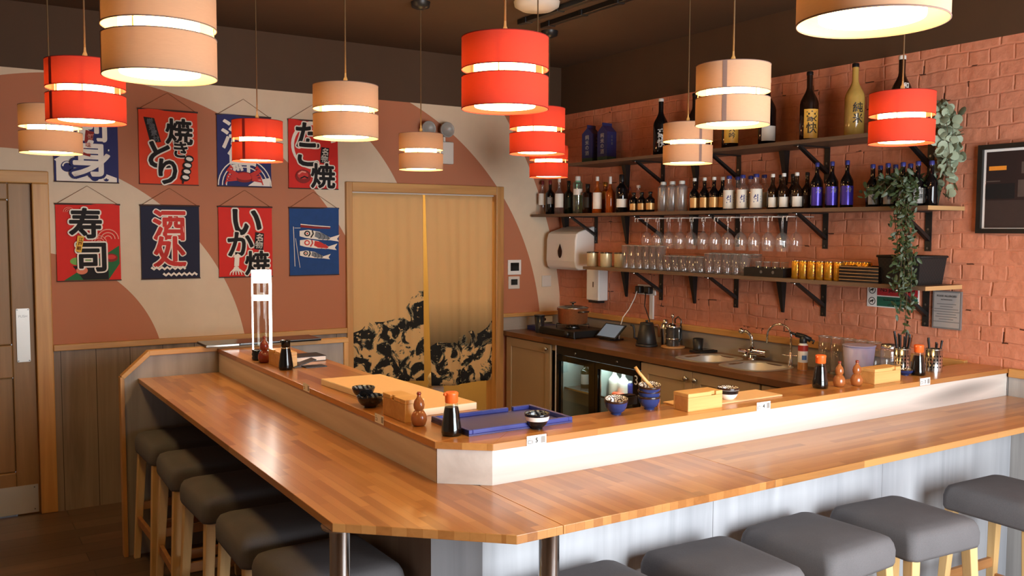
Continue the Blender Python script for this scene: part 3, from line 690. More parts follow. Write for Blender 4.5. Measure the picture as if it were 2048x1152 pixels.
# yakitori
b=Banner(X[1],Z1,BORG,'orange-red banner with black lettering and a grilled skewer')
b.poly([(.08,.11),(.26,.12),(.37,.43),(.19,.45)],INK)
for i,ch in enumerate('厳選素材'): b.text(ch,.185+i*.033,.165+i*.075,.038,PGY,rot=.12)
b.text('焼',.68,.28,.165,INK,PW); b.text('き',.70,.52,.11,INK,PW); b.text('と',.34,.60,.19,INK,PW); b.text('り',.47,.82,.175,INK,PW)
b.strip([(.83,.60),(.72,.98)],.010,INK)
for u,v in ((.84,.65),(.81,.735),(.79,.82),(.765,.90)): b.ell(u,v-.005,.082,.052,INK,rot=-.3); b.ell(u+.004,v-.008,.058,.026,PW,rot=.2)
b.done()
# seafood
b=Banner(X[2],Z1,BNAVY,'navy banner with white lettering and a red crab, top behind a red lamp')
b.text('海',.35,.27,.20,PW,None,bold=.02); b.text('鮮',.45,.60,.19,PW,None,bold=.02)
for r in (.17,.145,.12): b.arc(.5,.98,r,.007,PW,PI,2*PI)
b.poly([(.55,.98),(.7,.9),(.97,.86),(.97,.98)],PW)
b.ell(.48,.86,.19,.075,PDR); b.ell(.49,.85,.15,.052,PRED)
for sgn in (-1,1):
    for k in range(4): b.strip([(.48+sgn*.14,.86+.012*k),(.48+sgn*(.27+.02*k),.80+.04*k),(.48+sgn*(.32+.01*k),.86+.035*k)],.016,PRED,.006)
    b.strip([(.48+sgn*.12,.83),(.48+sgn*.30,.76),(.48+sgn*.22,.72)],.022,PRED,.03)
b.done()
# takoyaki
b=Banner(X[3],Z1,BRED,'red banner with black lettering, white brush ring and dumpling')
for i in range(30):
    pass
b.strip([(.5+.42*math.cos(a),.37+.33*math.sin(a)) for a in [(-.2-i*(2*PI-.9)/30)%(2*PI*3) for i in range(31)]],.034,PW,.008)
b.text('た',.38,.22,.19,INK,PW); b.text('こ',.38,.50,.20,INK,PW)
b.poly([(.66,.38),(.82,.39),(.79,.62),(.63,.61)],INK); b.text('名',.735,.445,.05,PW,rot=-.12); b.text('物',.715,.55,.05,PW,rot=-.12)
b.text('焼',.68,.80,.175,INK,PW)
b.ell(.28,.82,.155,.10,PDR); b.ell(.27,.80,.11,.06,PRED); b.strip([(.18,.79),(.25,.75),(.33,.76)],.010,PPINK); b.strip([(.22,.85),(.3,.82),(.37,.84)],.009,INK); b.done()
# sushi
b=Banner(X[0],Z2,BRED,'red banner with black lettering over a plate of sushi on a leaf')
b.poly([(.1,.985),(.75,.66),(.98,.54),(.98,.78),(.80,.985)],PGRN)
b.poly([(.24,.80),(.80,.80),(.80,.98),(.40,.98)],INK)
b.ell(.32,.74,.12,.05,PLG); b.ell(.50,.73,.08,.04,PLG); b.ell(.38,.86,.09,.05,PPK); b.ell(.70,.85,.08,.04,PPK); b.ell(.84,.70,.11,.055,PDR); b.ell(.85,.69,.07,.03,PRED)
for (u,v,s_) in ((.20,.11,.5),(.66,.50,.7),(.80,.455,1.0)):
    for k in range(3): b.arc(u,v,(.012+.012*k)*s_*1.6,.006*s_,PPINK,PI,2*PI,12)
b.text('寿',.45,.25,.185,INK,PW); b.text('司',.53,.69,.19,INK,PW)
b.poly([(.325,.41),(.425,.42),(.375,.63),(.285,.61)],PYL)
for i,ch in enumerate('江戸前'): b.text(ch,.375-.018*i,.46+.055*i,.024,PDR,rot=-.1)
b.done()
# sake
b=Banner(X[1],Z2,BINK,'dark navy banner with red lettering above white zigzag lines')
b.text('酒',.48,.27,.20,PRED,PW,ew=.065); b.text('处',.48,.63,.20,PRED,PW,ew=.065)
for u0,v0 in ((.16,.85),(.36,.935)): b.strip([(u0+.045*i,v0+(.014 if i%2 else -.014)) for i in range(14)],.014,PW)
b.done()
# grilled squid
b=Banner(X[2],Z2,BRED,'red banner with black lettering and a white squid')
b.text('い',.53,.22,.22,INK,PW); b.text('か',.40,.53,.18,INK,PW); b.text('焼',.71,.80,.165,INK,PW)
b.poly([(.68,.36),(.84,.38),(.82,.62),(.65,.60)],INK); b.text('名',.755,.435,.05,PW,rot=-.1); b.text('物',.74,.54,.05,PW,rot=-.1)
b.poly([(.34,.66),(.41,.70),(.37,.72),(.36,.84),(.27,.84),(.28,.72),(.25,.71)],PW); b.ell(.31,.87,.05,.03,PW)
for k in range(6): b.strip([(.27+.016*k,.88),(.20+.05*k,.93),(.19+.055*k,.965)],.010,PW,.004)
b.done()
# carp streamers
b=Banner(X[3],Z2,BBLUE,'sea-blue banner with three carp streamers')
b.strip([(.08,.28),(.10,.86)],.004,PW); b.strip([(.10,.30),(.22,.30)],.003,PW); b.strip([(.12,.45),(.2,.88)],.003,PW)
b.strip([(.22,.27),(.45,.29),(.82,.30)],.018,PDR,.010); b.strip([(.22,.245),(.5,.265),(.82,.28)],.006,PW)
for (u,v,c,s_) in ((.20,.385,INK,1.),(.20,.52,PRED,.93),(.19,.675,INK,.76)):
    b.poly([(u,v-.045*s_),(u+.18*s_,v-.06*s_),(u+.40*s_,v-.03*s_),(u+.62*s_,v+.055*s_),(u+.82*s_,v+.01*s_),(u+.76*s_,v+.075*s_),(u+.80*s_,v+.115*s_),(u+.62*s_,v+.095*s_),(u+.36*s_,v+.085*s_),(u+.12*s_,v+.06*s_),(u,v+.035*s_)],PW)
    b.poly([(u+.32*s_,v-.035*s_),(u+.44*s_,v-.018*s_),(u+.62*s_,v+.06*s_),(u+.6*s_,v+.085*s_),(u+.40*s_,v+.075*s_),(u+.30*s_,v+.04*s_)],PGY if c is INK else c)
    for k in range(3): b.arc(u+(.36+.08*k)*s_,v+(.03+.015*k)*s_,.02*s_,.003,c,-1.3,1.3,8)
    b.ell(u+.15*s_,v-.005,.06*s_,.042*s_,c); b.ell(u+.15*s_,v-.005,.035*s_,.024*s_,PW); b.ell(u+.15*s_,v-.005,.018*s_,.013*s_,PRED if c is INK else PW)
    b.strip([(u+.25*s_,v-.05*s_),(u+.27*s_,v),(u+.22*s_,v+.055*s_)],.008,c)
b.done()

# ------------------------------------------------------------------ doorway curtain
def curtain_cloth():
    t=NT('printed curtain'); co=t.coord(); sp=t.n('ShaderNodeSeparateXYZ'); t.l(co,sp.inputs[0]); X_,Z_=sp.outputs[0],sp.outputs[2]
    cream=srgb(232,198,140); ink=srgb(38,36,34); mid=srgb(134,128,104); tan=srgb(196,158,104)
    cn=t.noise(t.mapping(co,(1,0,1)),9,4,.6,.8); cn2=t.noise(t.mapping(co,(1,0,1)),26,3,.6,.5); lo=t.noise(t.mapping(co,(1,0,1)),2.2,2)
    # plain tan field of the right cloth, and loose dark cloud shapes low on both cloths
    right=t.math('GREATER_THAN',X_,-1.20)
    band=t.math('MULTIPLY',t.math('MULTIPLY',t.math('LESS_THAN',Z_,1.14),t.math('GREATER_THAN',Z_,.80)),right)
    g=t.math('MULTIPLY',t.math('SUBTRACT',1.14,Z_),2.4)
    col=t.mix(t.math('MULTIPLY',band,t.math('MINIMUM',g,.95)),cream,srgb(60,44,28))
    hgt=t.math('ADD',t.math('SUBTRACT',Z_,t.math('MULTIPLY',t.math('ADD',X_,1.5),.35)),t.math('MULTIPLY',t.math('SUBTRACT',lo,.5),.75))
    left=t.math('SUBTRACT',1,right)
    zoneL=t.math('MULTIPLY',t.math('LESS_THAN',hgt,1.10),left)
    zoneR=t.math('MULTIPLY',t.math('LESS_THAN',t.math('ADD',hgt,.16),.80),right)
    zone=t.math('MAXIMUM',zoneL,zoneR)
    blot=t.math('MULTIPLY',zone,t.math('GREATER_THAN',cn,.515)); fleck=t.math('MULTIPLY',zone,t.math('GREATER_THAN',cn2,.64))
    col=t.mix(t.math('MULTIPLY',zone,t.math('GREATER_THAN',cn,.485)),col,mid)
    col=t.mix(blot,col,ink); col=t.mix(fleck,col,srgb(226,198,146))
    t.base(col); t.set(Roughness=.85)
    tr=t.n('ShaderNodeBsdfTranslucent'); t.l(col,tr.inputs[0]); mx=t.n('ShaderNodeMixShader'); mx.inputs[0].default_value=.3
    t.l(t.b.outputs[0],mx.inputs[1]); t.l(tr.outputs[0],mx.inputs[2]); t.l(mx.outputs[0],t.out.inputs[0])
    return t.m
CUR=curtain_cloth()
ct=thing('doorway_curtain','split cream curtain with dark abstract print hung in the pine doorway','curtain',(0,0,0))
ztop=1.925
def panel(xa,xb,xa2,xb2,zb,ph,amp):
    def fn(u,v):
        x=(xa+(xb-xa)*u)*v+(xa2+(xb2-xa2)*u)*(1-v); z=zb(u)+(ztop-zb(u))*v
        d=(1-v)**.7
        y=.02+amp*d*math.sin(u*9+ph)+.4*amp*d*math.sin(u*21+ph*2)+.004*math.sin(u*40)
        return (x,y,z)
    m=MB(); m.grid(fn,48,40,CUR); return m
c1=panel(-1.776,-1.213,-1.765,-1.205,lambda u:.60-.04*u,.4,.016); c1.build('curtain_panel',ct,solid=.0016)
c2=panel(-1.195,-.622,-1.142,-.632,lambda u:.505+.03*abs(u-.4),2.1,.016); c2.build('curtain_panel',ct,solid=.0016)
m=MB(); m.cyl((-1.779,.02,ztop+.006),(-.615,.02,ztop+.006),.006,OFFW,10); m.build('curtain_rod',ct)

# ------------------------------------------------------------------ wall shelves
SHELFW=wood('dark shelf plank',srgb(84,62,46),srgb(124,98,76),'y',.7,.5); SHELFE=wood('shelf plank end',srgb(170,130,84),srgb(206,166,114),'x',.7,.5)
ZS={'low':1.394,'mid':1.774,'top':2.139}; TH=.02; XF=-.30
BRY=[-.469,-1.202,-1.893,-2.55,-3.172]; TPY=[-.10,-.837,-1.531,-2.265]
for key,(ya,lab) in {'top':(-.51,'highest timber shelf on black brackets holding tall sake bottles'),'mid':(-.035,'middle timber shelf on black brackets with rows of small bottles'),'low':(-.70,'lowest timber shelf on black brackets with tumblers and cans')}.items():
    zb=ZS[key]; yb=-3.355 if key!='top' else -3.27
    t=thing('wall_shelf',lab,'shelf',(-.15,(ya+yb)/2,zb),'timber shelves on the brick wall')
    m=MB(); m.box(XF,-.001,yb,ya,zb,zb+TH,SHELFW); m.box(XF,-.001,yb-.002,yb,zb,zb+TH,SHELFE); m.build('plank',t)
    for y in BRY:
        if y>ya: continue
        m=MB(); m.box(-.006,-.0005,y-.017,y+.017,zb-.20,zb-.0005,BLACK); m.box(-.265,-.006,y-.017,y+.017,zb-.0065,zb-.0005,BLACK)
        for zz in (-.185,-.09): m.cyl((-.006,y,zb+zz),(-.009,y,zb+zz),.006,STEELD,8)
        for xx in (-.25,): m.cyl((xx,y,zb-.0065),(xx,y,zb-.011),.006,CHROME,8)
        b=m.build('bracket',t)
        q=MB(); d=Vector((-.225,0,.135)); q.prism([(-.006,-.150),(-.006,-.128),(-.222,-.007),(-.246,-.007)],-.012,.012,BLACK,T=Matrix(((1,0,0,0),(0,0,1,y),(0,1,0,zb),(0,0,0,1)))); q.build('brace',b)
    for y in TPY:
        if y>ya: continue
        m=MB(); V=[(-.05,y-.02,zb-.0005),(-.05,y+.02,zb-.0005),(-.0005,y-.02,zb-.0005),(-.0005,y+.02,zb-.0005),(-.012,y-.008,zb-.20),(-.012,y+.008,zb-.20),(-.0005,y-.008,zb-.20),(-.0005,y+.008,zb-.20)]
        m.add(V,[(0,1,3,2),(4,6,7,5),(0,4,5,1),(2,3,7,6),(0,2,6,4),(1,5,7,3)],BLACK); m.build('tapered_bracket',t)

# ------------------------------------------------------------------ bottles
GBR=plain('dark brown glass',srgb(34,18,10),.06,var=.15); GGN=plain('dark green glass',srgb(18,32,20),.06,var=.15); GBK=plain('black glass',srgb(12,10,12),.05,var=.2)
GAM=plain('amber spirit',srgb(150,70,20),.06,var=.15); GTEAL=thin_glass('green clear glass',(.55,.85,.68,1),.25); GPALE=plain('pale gold glass',srgb(176,140,70),.1,var=.15)
CAPW=plain('white cap',srgb(226,222,214),.35); CAPR=plain('red foil cap',srgb(110,24,26),.35); CAPB=plain('blue cap',srgb(56,60,130),.35,.3); CAPK=plain('black cap',srgb(20,18,18),.35); CAPG=plain('gold cap',srgb(190,140,60),.3,.8)
LBG=plain('gold label',srgb(214,166,104),.35,.35); LBW=plain('white label',srgb(232,224,210),.6); LBP=plain('violet label',srgb(70,56,170),.28,.4); LBY=plain('yellow label',srgb(236,178,70),.5); LBGR=plain('grey label',srgb(150,146,140),.5); LBK=plain('black label',srgb(30,26,24),.5); LBBLU=plain('deep blue label',srgb(40,46,120),.5)
TXB=plain('blue lettering',srgb(30,40,120),.5); TXK=plain('black lettering',srgb(24,20,18),.5); TXW=plain('white lettering',srgb(236,230,220),.5)
VIEW=math.atan2(-.84,-.54)
def bottle(name,h,r,glass,cap,label=None,shape='slim',text=None,capfrac=.09):
    t=bpy.data.objects.new(name,None); COL.objects.link(t)
    S={'slim':(.52,.72,.30),'sake':(.54,.78,.32),'beer':(.50,.72,.36),'square':(.68,.76,.36),'short':(.62,.78,.42),'straight':(.80,.90,.50),'wine':(.60,.74,.36)}[shape]
    nr=r*S[2]; hs,hn=h*S[0],h*S[1]; hc=h*(1-capfrac)
    prof=[(r*.55,0),(r*.92,0),(r,h*.02),(r,hs)]
    for i in range(1,7):
        u=i/6; s=u*u*(3-2*u); prof.append((r+(nr-r)*s,hs+(hn-hs)*u))
    prof+=[(nr,hc)]
    m=MB(); m.lathe(prof,glass,20); m.build('glass_body',t,local=True)
    m=MB(); c=nr*1.12; m.lathe([(c,hc-.001),(c,h-.003),(c*.85,h),(0,h)],cap,14); m.build('cap',t,local=True)
    if label:
        lm,z0,z1,arc=label
        m=MB(); m.lathe([(r+.0006,h*z0),(r+.0006,h*z1)],lm,14,a0=VIEW-arc,a1=VIEW+arc,caps=False)
        if text:
            ch,size,mt,vz=text
            for i,cc in enumerate(ch):
                zz=h*vz-i*size*1.02
                m.text(cc,size,lambda u,v:Vector(((r+.0014)*math.cos(VIEW+u/r),(r+.0014)*math.sin(VIEW+u/r),zz+v)),mt,.012)
        m.build('label',t,local=True)
    elif text:
        ch,size,mt,vz=text; m=MB()
        for i,cc in enumerate(ch):
            zz=h*vz-i*size*1.02
            m.text(cc,size,lambda u,v:Vector(((r+.0014)*math.cos(VIEW+u/r),(r+.0014)*math.sin(VIEW+u/r),zz+v)),mt,.012)
        m.build('lettering',t,local=True)
    return t
def shelf_pt(px,x,key): 
    p=at(px,440,x=x); return Vector((x,min(p.y,-.055),ZS[key]+TH))
def row(proto,pxs,xs,key,desc,where,cat,group):
    """copies of one bottle along a shelf; each label counts along its own row"""
    n=len(pxs)
    for i,(px,x) in enumerate(zip(pxs,xs)):
        lab='%s, %s of %d %s' % (desc,nth(i,n),n,where) if n>1 else desc
        p=shelf_pt(px,x,key)
        if i==0: o=proto; o.location=p; tag(o,lab,cat,group if n>1 else None)
        else: o=dup(proto,p,lab,group)
# tall sake bottles, top shelf
HB=.385
def tall(px,x,glass,cap,label,text,lab,h=HB,r=.05):
    o=bottle('sake_bottle',h,r,glass,cap,label,'sake',text,.05); o.location=shelf_pt(px,x,'top'); tag(o,lab,'bottle','tall sake bottles on the highest shelf')
tall(1319,-.13,GBK,CAPW,None,('豪快',.062,TXW,.40),'tall black sake bottle with big white brush lettering beside the blue cartons')
tall(1386,-.11,GBR,CAPK,(LBY,.10,.36,.7),None,'tall brown sake bottle mostly hidden behind two cream lamps')
tall(1457,-.15,GBR,CAPK,(LBY,.10,.40,1.0),('大吟',.04,TXK,.32),'tall brown sake bottle with pale yellow label below the front cream lamp')
tall(1530,-.13,GBK,CAPW,(LBW,.08,.30,.9),None,'tall black sake bottle with white label peeping out right of a cream lamp')
tall(1613,-.14,GBR,CAPK,(LBY,.05,.46,.85),('豪快',.062,TXK,.36),'tall brown sake bottle with bright yellow label and black lettering')
tall(1703,-.14,GPALE,CAPK,None,('純米',.055,TXK,.40),'tall pale gold sake bottle with black brush lettering')
tall(1795,-.13,GBR,CAPW,None,('和',.03,TXW,.60),'tall dark sake bottle rising behind the red lamp by the eucalyptus')
# sake cartons
CART=plain('carton navy',srgb(38,42,92),.5); CARTG=plain('carton green band',srgb(40,70,52),.5); CARTF=plain('carton dark front',srgb(28,28,44),.5)
for px,lab,rz in ((1181,'navy sake carton with white lettering, left one of the pair',.25),(1212,'navy sake carton with white lettering, right one of the pair',.15)):
    p=shelf_pt(px,-.13,'top'); t=thing('sake_carton',lab,'carton',p,'blue sake cartons on the highest shelf',rz)
    m=MB(); a=.048; m.box(-a,a,-a,a,0,.04,CARTG); m.box(-a,a,-a,a,.04,.215,CART)
    m.add([(-a,-a,.215),(a,-a,.215),(a,a,.215),(-a,a,.215),(-a,0,.26),(a,0,.26)],[(0,1,5,4),(2,3,4,5),(0,4,3),(1,2,5)],CART)
    for i,ch in enumerate('純米の酒'): m.text(ch,.036,lambda u,v:Vector((-a-.001,.0-u,.19-i*.038+v)),TXW,.03)
    for i,ch in enumerate('日本酒'): m.text(ch,.02,lambda u,v:Vector((u,-a-.001,.18-i*.024+v)),LBGR,.02)
    m.build('carton_body',t,local=True)
    m=MB(); m.box(-a,a,-.003,.003,.26,.28,CART); m.build('top_fold',t,local=True)
# spirits at the left end of the middle shelf
def spirit(px,x,h,r,glass,cap,label,shape,lab,capfrac=.12,nm='spirit_bottle'):
    o=bottle(nm,h,r,glass,cap,label,shape,None,capfrac); o.location=shelf_pt(px,x,'mid'); tag(o,lab,'bottle','spirit bottles at the left of the middle shelf'); return o
spirit(1082,-.21,.262,.036,GLASS,CAPR,(LBW,.28,.62,1.0),'slim','clear spirit bottle with red foil top at the far left end of middle shelf')
spirit(1100,-.21,.262,.034,GBK,CAPR,(LBGR,.3,.5,.7),'wine','dark wine-shaped bottle beside the red topped clear spirit bottle')
spirit(1118,-.215,.275,.036,GLASS,CAPW,(LBW,.18,.56,1.0),'slim','clear spirit bottle with silver top and pale label, under the smallest red lamp')
spirit(1137,-.125,.255,.035,GGN,CAPK,(LBK,.2,.5,.8),'wine','dark green spirit bottle with black cap behind the silver topped one')
spirit(1155,-.21,.275,.036,GTEAL,CAPW,(LBW,.50,.66,1.1),'straight','green tinted gin bottle with white cap and white neck label',.16)
spirit(1175,-.19,.215,.042,GBR,CAPK,(LBK,.2,.55,.9),'square','squat brown spirit bottle with black label before the first bracket')
spirit(1194,-.21,.262,.037,GAM,CAPW,(LBW,.12,.56,1.0),'slim','amber rum bottle with tall cream picture label')
spirit(1210,-.12,.225,.037,GAM,CAPG,(LBY,.45,.70,.8),'short','golden bottle with yellow neck label standing at the back')
spirit(1220,-.21,.255,.033,GAM,CAPW,None,'slim','slim orange spirit bottle with tall white cap',.2)
spirit(1243,-.21,.262,.042,GBK,CAPK,(LBW,.14,.36,1.1),'short','dark whisky bottle with white swoosh label',.18)
spirit(1259,-.12,.18,.022,GAM,CAPR,None,'slim','tiny amber bottle behind the dark whisky bottle')
row(bottle('sake_bottle',.135,.030,GBK,CAPK,(LBG,.12,.44,1.2),'short'),[1267,1283,1300],[-.21]*3,'mid','short black bottle with gold label','beside frosted clear bottles','bottle','short gold label bottles')
row(bottle('spirit_bottle',.19,.030,GLASS,CAPW,None,'short'),[1276],[-.11],'mid','white topped bottle behind the short gold label bottles','','bottle',None)
row(bottle('sake_bottle',.195,.036,GLASSF,CAPW,None,'straight',None,.10),[1326,1344,1363],[-.2]*3,'mid','frosted clear bottle with white cap','in a row','bottle','frosted clear bottles')
row(bottle('sake_bottle',.205,.031,GBK,CAPW,(LBG,.10,.40,1.2),'beer'),[1388,1408,1427,1444],[-.21,-.21,-.21,-.17],'mid','black bottle with gold label and white cap','in a row','bottle','gold label white cap bottles')
row(bottle('sake_bottle',.205,.035,GLASS,CAPB,(LBW,.05,.58,1.5),'short',('生',.05,TXB,.32)),[1457,1484,1511],[-.22]*3,'mid','clear blue-capped bottle with big white label','in front','bottle','white label blue cap bottles')
row(bottle('sake_bottle',.205,.033,GLASS,CAPB,(LBW,.08,.5,1.2),'short'),[1474,1500,1527],[-.11,-.11,-.13],'mid','clear blue capped bottle','behind the white labels','bottle','blue cap bottles behind')
row(bottle('beer_bottle',.20,.030,GBR,CAPW,(LBW,.06,.34,1.1),'beer'),[1544,1566,1592],[-.21]*3,'mid','brown beer bottle with white label and silver cap','in the front row','bottle','brown beer bottles')
row(bottle('beer_bottle',.20,.030,GBR,CAPK,None,'beer'),[1560,1584,1613],[-.12,-.11,-.17],'mid','plain brown beer bottle','behind the labelled beers','bottle','plain brown beer bottles')
row(bottle('sake_bottle',.245,.032,GBK,CAPB,(LBP,.06,.46,1.25),'sake',('冷',.03,LBGR,.38)),[1632,1662,1692],[-.21]*3,'mid','black bottle with shiny violet label','in a row','bottle','violet label bottles')
row(bottle('sake_bottle',.215,.031,GBK,CAPB,(LBGR,.06,.40,1.0),'beer',('吟醸',.026,LBK,.34)),[1743,1773,1803,1833],[-.22]*4,'mid','dark grey-labelled bottle with blue cap','near the trailing plant','bottle','dark blue cap bottles front')
row(bottle('sake_bottle',.215,.031,GBK,CAPB,None,'beer'),[1758,1788,1818,1860],[-.11,-.11,-.11,-.2],'mid','dark unlabelled blue cap bottle','behind the grey labels','bottle','dark blue cap bottles behind')

# ------------------------------------------------------------------ hanging wine glasses
def wine_glass():
    t=bpy.data.objects.new('wine_glass',None); COL.objects.link(t)
    m=MB(); m.lathe([(.030,.0),(.029,-.003),(.006,-.008),(.0035,-.015),(.003,-.09),(.006,-.098)],GLASS,16,caps=False); m.build('foot_and_stem',t,local=True)
    m=MB(); m.lathe([(.004,-.097),(.018,-.104),(.032,-.122),(.037,-.145),(.035,-.175),(.029,-.205)],GLASS,20,caps=False); m.build('bowl',t,local=True); return t
g=wine_glass(); first=True
NG=12; ya,yb=-1.30,-2.44; zt=ZS['mid']-.012
for rowi,(x,rn) in enumerate(((-.225,'front'),(-.115,'back'))):
    for k in range(NG):
        y=ya+(yb-ya)*k/(NG-1); lab='upside-down wine glass, %s of twelve in the %s hanging row' % (nth(k,NG),rn)
        if first: g.location=(x,y,zt); tag(g,lab,'wine glass','wine glasses hanging under the middle shelf'); first=False
        else: dup(g,(x,y,zt),lab,'wine glasses hanging under the middle shelf')
RACKW=plain('bright rack wire',srgb(236,226,214),.3,.3); rk=thing('glass_rack','bright wire glass rack screwed under the middle shelf','rack',(-.15,(ya+yb)/2,ZS['mid']))
for k in range(NG+1):
    y=ya+(yb-ya)*(k-.5)/(NG-1)
    m=MB()
    m.tube([(-.272,y-.014,zt-.034),(-.272,y-.014,zt-.010),(-.05,y-.014,zt-.010),(-.05,y+.014,zt-.010),(-.272,y+.014,zt-.010),(-.272,y+.014,zt-.034)],.0030,RACKW,6); m.build('rail',rk)

# ------------------------------------------------------------------ lower shelf
ZLo=ZS['low']+TH
def lowpt(px,x): p=at(px,540,x=x); return Vector((x,p.y,ZLo))
def lrow(proto,pxs,xs,desc,where,cat,group):
    n=len(pxs)
    for i,(px,x) in enumerate(zip(pxs,xs)):
        lab='%s, %s of %d %s' % (desc,nth(i,n),n,where)
        if i==0: proto.location=lowpt(px,x); tag(proto,lab,cat,group)
        else: dup(proto,lowpt(px,x),lab,group)
def simple(name): t=bpy.data.objects.new(name,None); COL.objects.link(t); return t
TINM=plain('champagne tin',srgb(224,208,168),.35,.45); t=simple('steel_tin'); m=MB(); m.lathe([(.040,0),(.042,.002),(.042,.098)],TINM,24,caps=False); m.lathe([(.0,.002),(.041,.002)],STEEL,24,caps=False); m.build('can_wall',t,local=True)
m=MB(); m.lathe([(.0415,.094),(.044,.097),(.044,.102),(.0405,.103),(.040,.098)],STEELD,24,caps=False); m.build('rim',t,local=True)
lrow(t,[1185,1212,1240],[-.20,-.20,-.15],'pale metal tin','at left end of the lowest shelf','tin','steel tins')
def glass_cup(name,r,h,r0=None,base=.008):
    t=simple(name); r0=r0 or r*.85
    m=MB(); m.lathe([(r0,0),(r0*1.0,base),(r,h),(r-.002,h),(r0-.002,base+.001),(.0,base)],GLASS,18,caps=True); m.build('tumbler_body',t,local=True)
    m=MB(); m.lathe([(r+.0006,h-.003),(r+.0008,h),(r-.0026,h),(r-.0024,h-.003)],GLASSF,18,caps=False); m.build('rim',t,local=True); return t
lrow(glass_cup('highball_glass',.031,.158),[1252,1266,1280,1294,1308,1322],[-.24]*6,'tall highball glass','in the front row','glass','tall highball glasses front')
lrow(glass_cup('highball_glass',.031,.158),[1262,1276,1290,1304,1318],[-.13]*5,'tall highball glass','in the back row','glass','tall highball glasses back')
lrow(glass_cup('tumbler',.034,.098),[1337,1353,1369,1386,1402],[-.24]*5,'short clear tumbler','in the front row','glass','short tumblers front')
lrow(glass_cup('tumbler',.034,.098),[1347,1363,1379,1396],[-.13]*4,'short clear tumbler','in the back row','glass','short tumblers back')
lrow(glass_cup('faceted_glass',.035,.122,.026,.02),[1419,1437,1455,1473,1490],[-.24]*5,'flared water glass','in the front row','glass','flared glasses front')
lrow(glass_cup('faceted_glass',.035,.122,.026,.02),[1428,1447,1466,1485,1512],[-.12]*5,'flared water glass','in the back row','glass','flared glasses back')
EMB=plain('dull emblem grey',srgb(92,88,84),.6)
p0=lowpt(1543,-.20)
t=thing('serving_box','low black box holding small glasses between tumblers and cans','box',p0)
m=MB(); hy=abs(lowpt(1503,-.27).y-lowpt(1583,-.27).y)/2; m.box(-.07,.07,-hy,hy,0,.008,BLACK); m.box(-.07,-.062,-hy,hy,.008,.05,BLACK); m.box(.062,.07,-hy,hy,.008,.05,BLACK); m.box(-.062,.062,-hy,-hy+.008,.008,.05,BLACK); m.box(-.062,.062,hy-.008,hy,.008,.05,BLACK); m.build('box_body',t,local=True)
for sy in (-.5,.1):
    m=MB(); m.lathe([(.0,0),(.010,0)],EMB,6,T=Matrix.Translation((-.0705,sy*hy,.027)) @ Matrix.Rotation(-PI/2,4,'Y'),caps=False); m.build('emblem',t,local=True)
sg=glass_cup('shot_glass',.022,.075)
for k in range(4):
    y=p0.y+hy*(.66-.44*k); lab='small shot glass, %s of 4 standing in the low black box' % nth(k,4)
    if k==0: sg.location=(p0.x,y,p0.z+.0085); tag(sg,lab,'glass','shot glasses in the black box')
    else: dup(sg,(p0.x,y,p0.z+.0085),lab,'shot glasses in the black box')
# beer cans
CANG=plain('gold can',srgb(222,160,50),.22,.75,.08,20); CANS=plain('can end',srgb(190,186,178),.25,1)
t=simple('beer_can'); m=MB(); m.lathe([(.023,0),(.027,.006),(.027,.088),(.024,.096)],CANG,24,caps=False); m.build('can_body',t,local=True)
m=MB(); m.lathe([(.024,.096),(.0245,.099),(.0225,.099),(.022,.096),(.0,.0955)],CANS,24,caps=False); m.build('can_lid',t,local=True)
m=MB()
for i in range(4): m.text('生麦酒'[i%3],.016,lambda u,v:Vector((.0276*math.cos(VIEW+u/.027),.0276*math.sin(VIEW+u/.027),.078-i*.018+v)),plain('can lettering',srgb(130,70,20),.4) if i==0 else m.mats[0],.02)
m.build('can_print',t,local=True)
lrow(t,[1593,1608,1625,1642,1659,1678],[-.25]*6,'shiny gold beer can','in the front row','can','gold beer cans front')
d=simple('beer_can')
for ch in list(t.children): c=ch.copy(); COL.objects.link(c); c.parent=d
lrow(d,[1692,1706,1720,1734],[-.13]*4,'gold beer can','in the row behind','can','gold beer cans behind')
# lacquer trays and basket
LACQ=plain('black lacquer',srgb(26,18,14),.25,var=.2,scale=40); WICK=None
for k in range(5):
    p=lowpt(1738,-.20); t=thing('lacquer_tray','black lacquer tray, %s in the flat stack beside the wicker basket'%('bottom one','second from bottom','middle one','second from top','top one')[k] if False else ['lowest black lacquer tray in the flat stack beside the cans','black lacquer tray second from the bottom of the flat stack','black lacquer tray in the middle of the flat stack','black lacquer tray second from the top of the flat stack','topmost black lacquer tray in the flat stack beside the cans'][k],'tray',(p.x,p.y,ZLo+.0165*k),'stacked lacquer trays')
    m=MB(); hx,hy=.085,.115; m.box(-hx,hx,-hy,hy,0,.006,LACQ)
    for a,b,c,dd in ((-hx,-hx+.006,-hy,hy),(hx-.006,hx,-hy,hy),(-hx+.006,hx-.006,-hy,-hy+.006),(-hx+.006,hx-.006,hy-.006,hy)): m.box(a,b,c,dd,.006,.0155,LACQ)
    m.build('tray_body',t,local=True)
    m=MB(); m.box(-hx-.0006,-hx,-hy,hy,.011,.0135,LBG); m.build('gold_line',t,local=True)
def wicker():
    t=NT('black wicker'); co=t.coord(); w1=t.n('ShaderNodeTexChecker'); w1.inputs['Scale'].default_value=90; t.l(co,w1.inputs[0]); t.base(t.mix(w1.outputs[1],srgb(10,8,7),srgb(24,18,16))); t.set(Roughness=.75); t.bump(w1.outputs[1],.6,.004); return t.m
WICK=wicker()
pa,pb=lowpt(1790,-.24),lowpt(1897,-.10); cyy=-3.19; hy=.115
t=thing('wicker_basket','black wicker basket on the right end of the lowest shelf','basket',(-.16,cyy,ZLo))
m=MB()
def bring(s,z): return [(-.11*s,-hy*s,z),(.11*s,-hy*s,z),(.11*s,hy*s,z),(-.11*s,hy*s,z)]
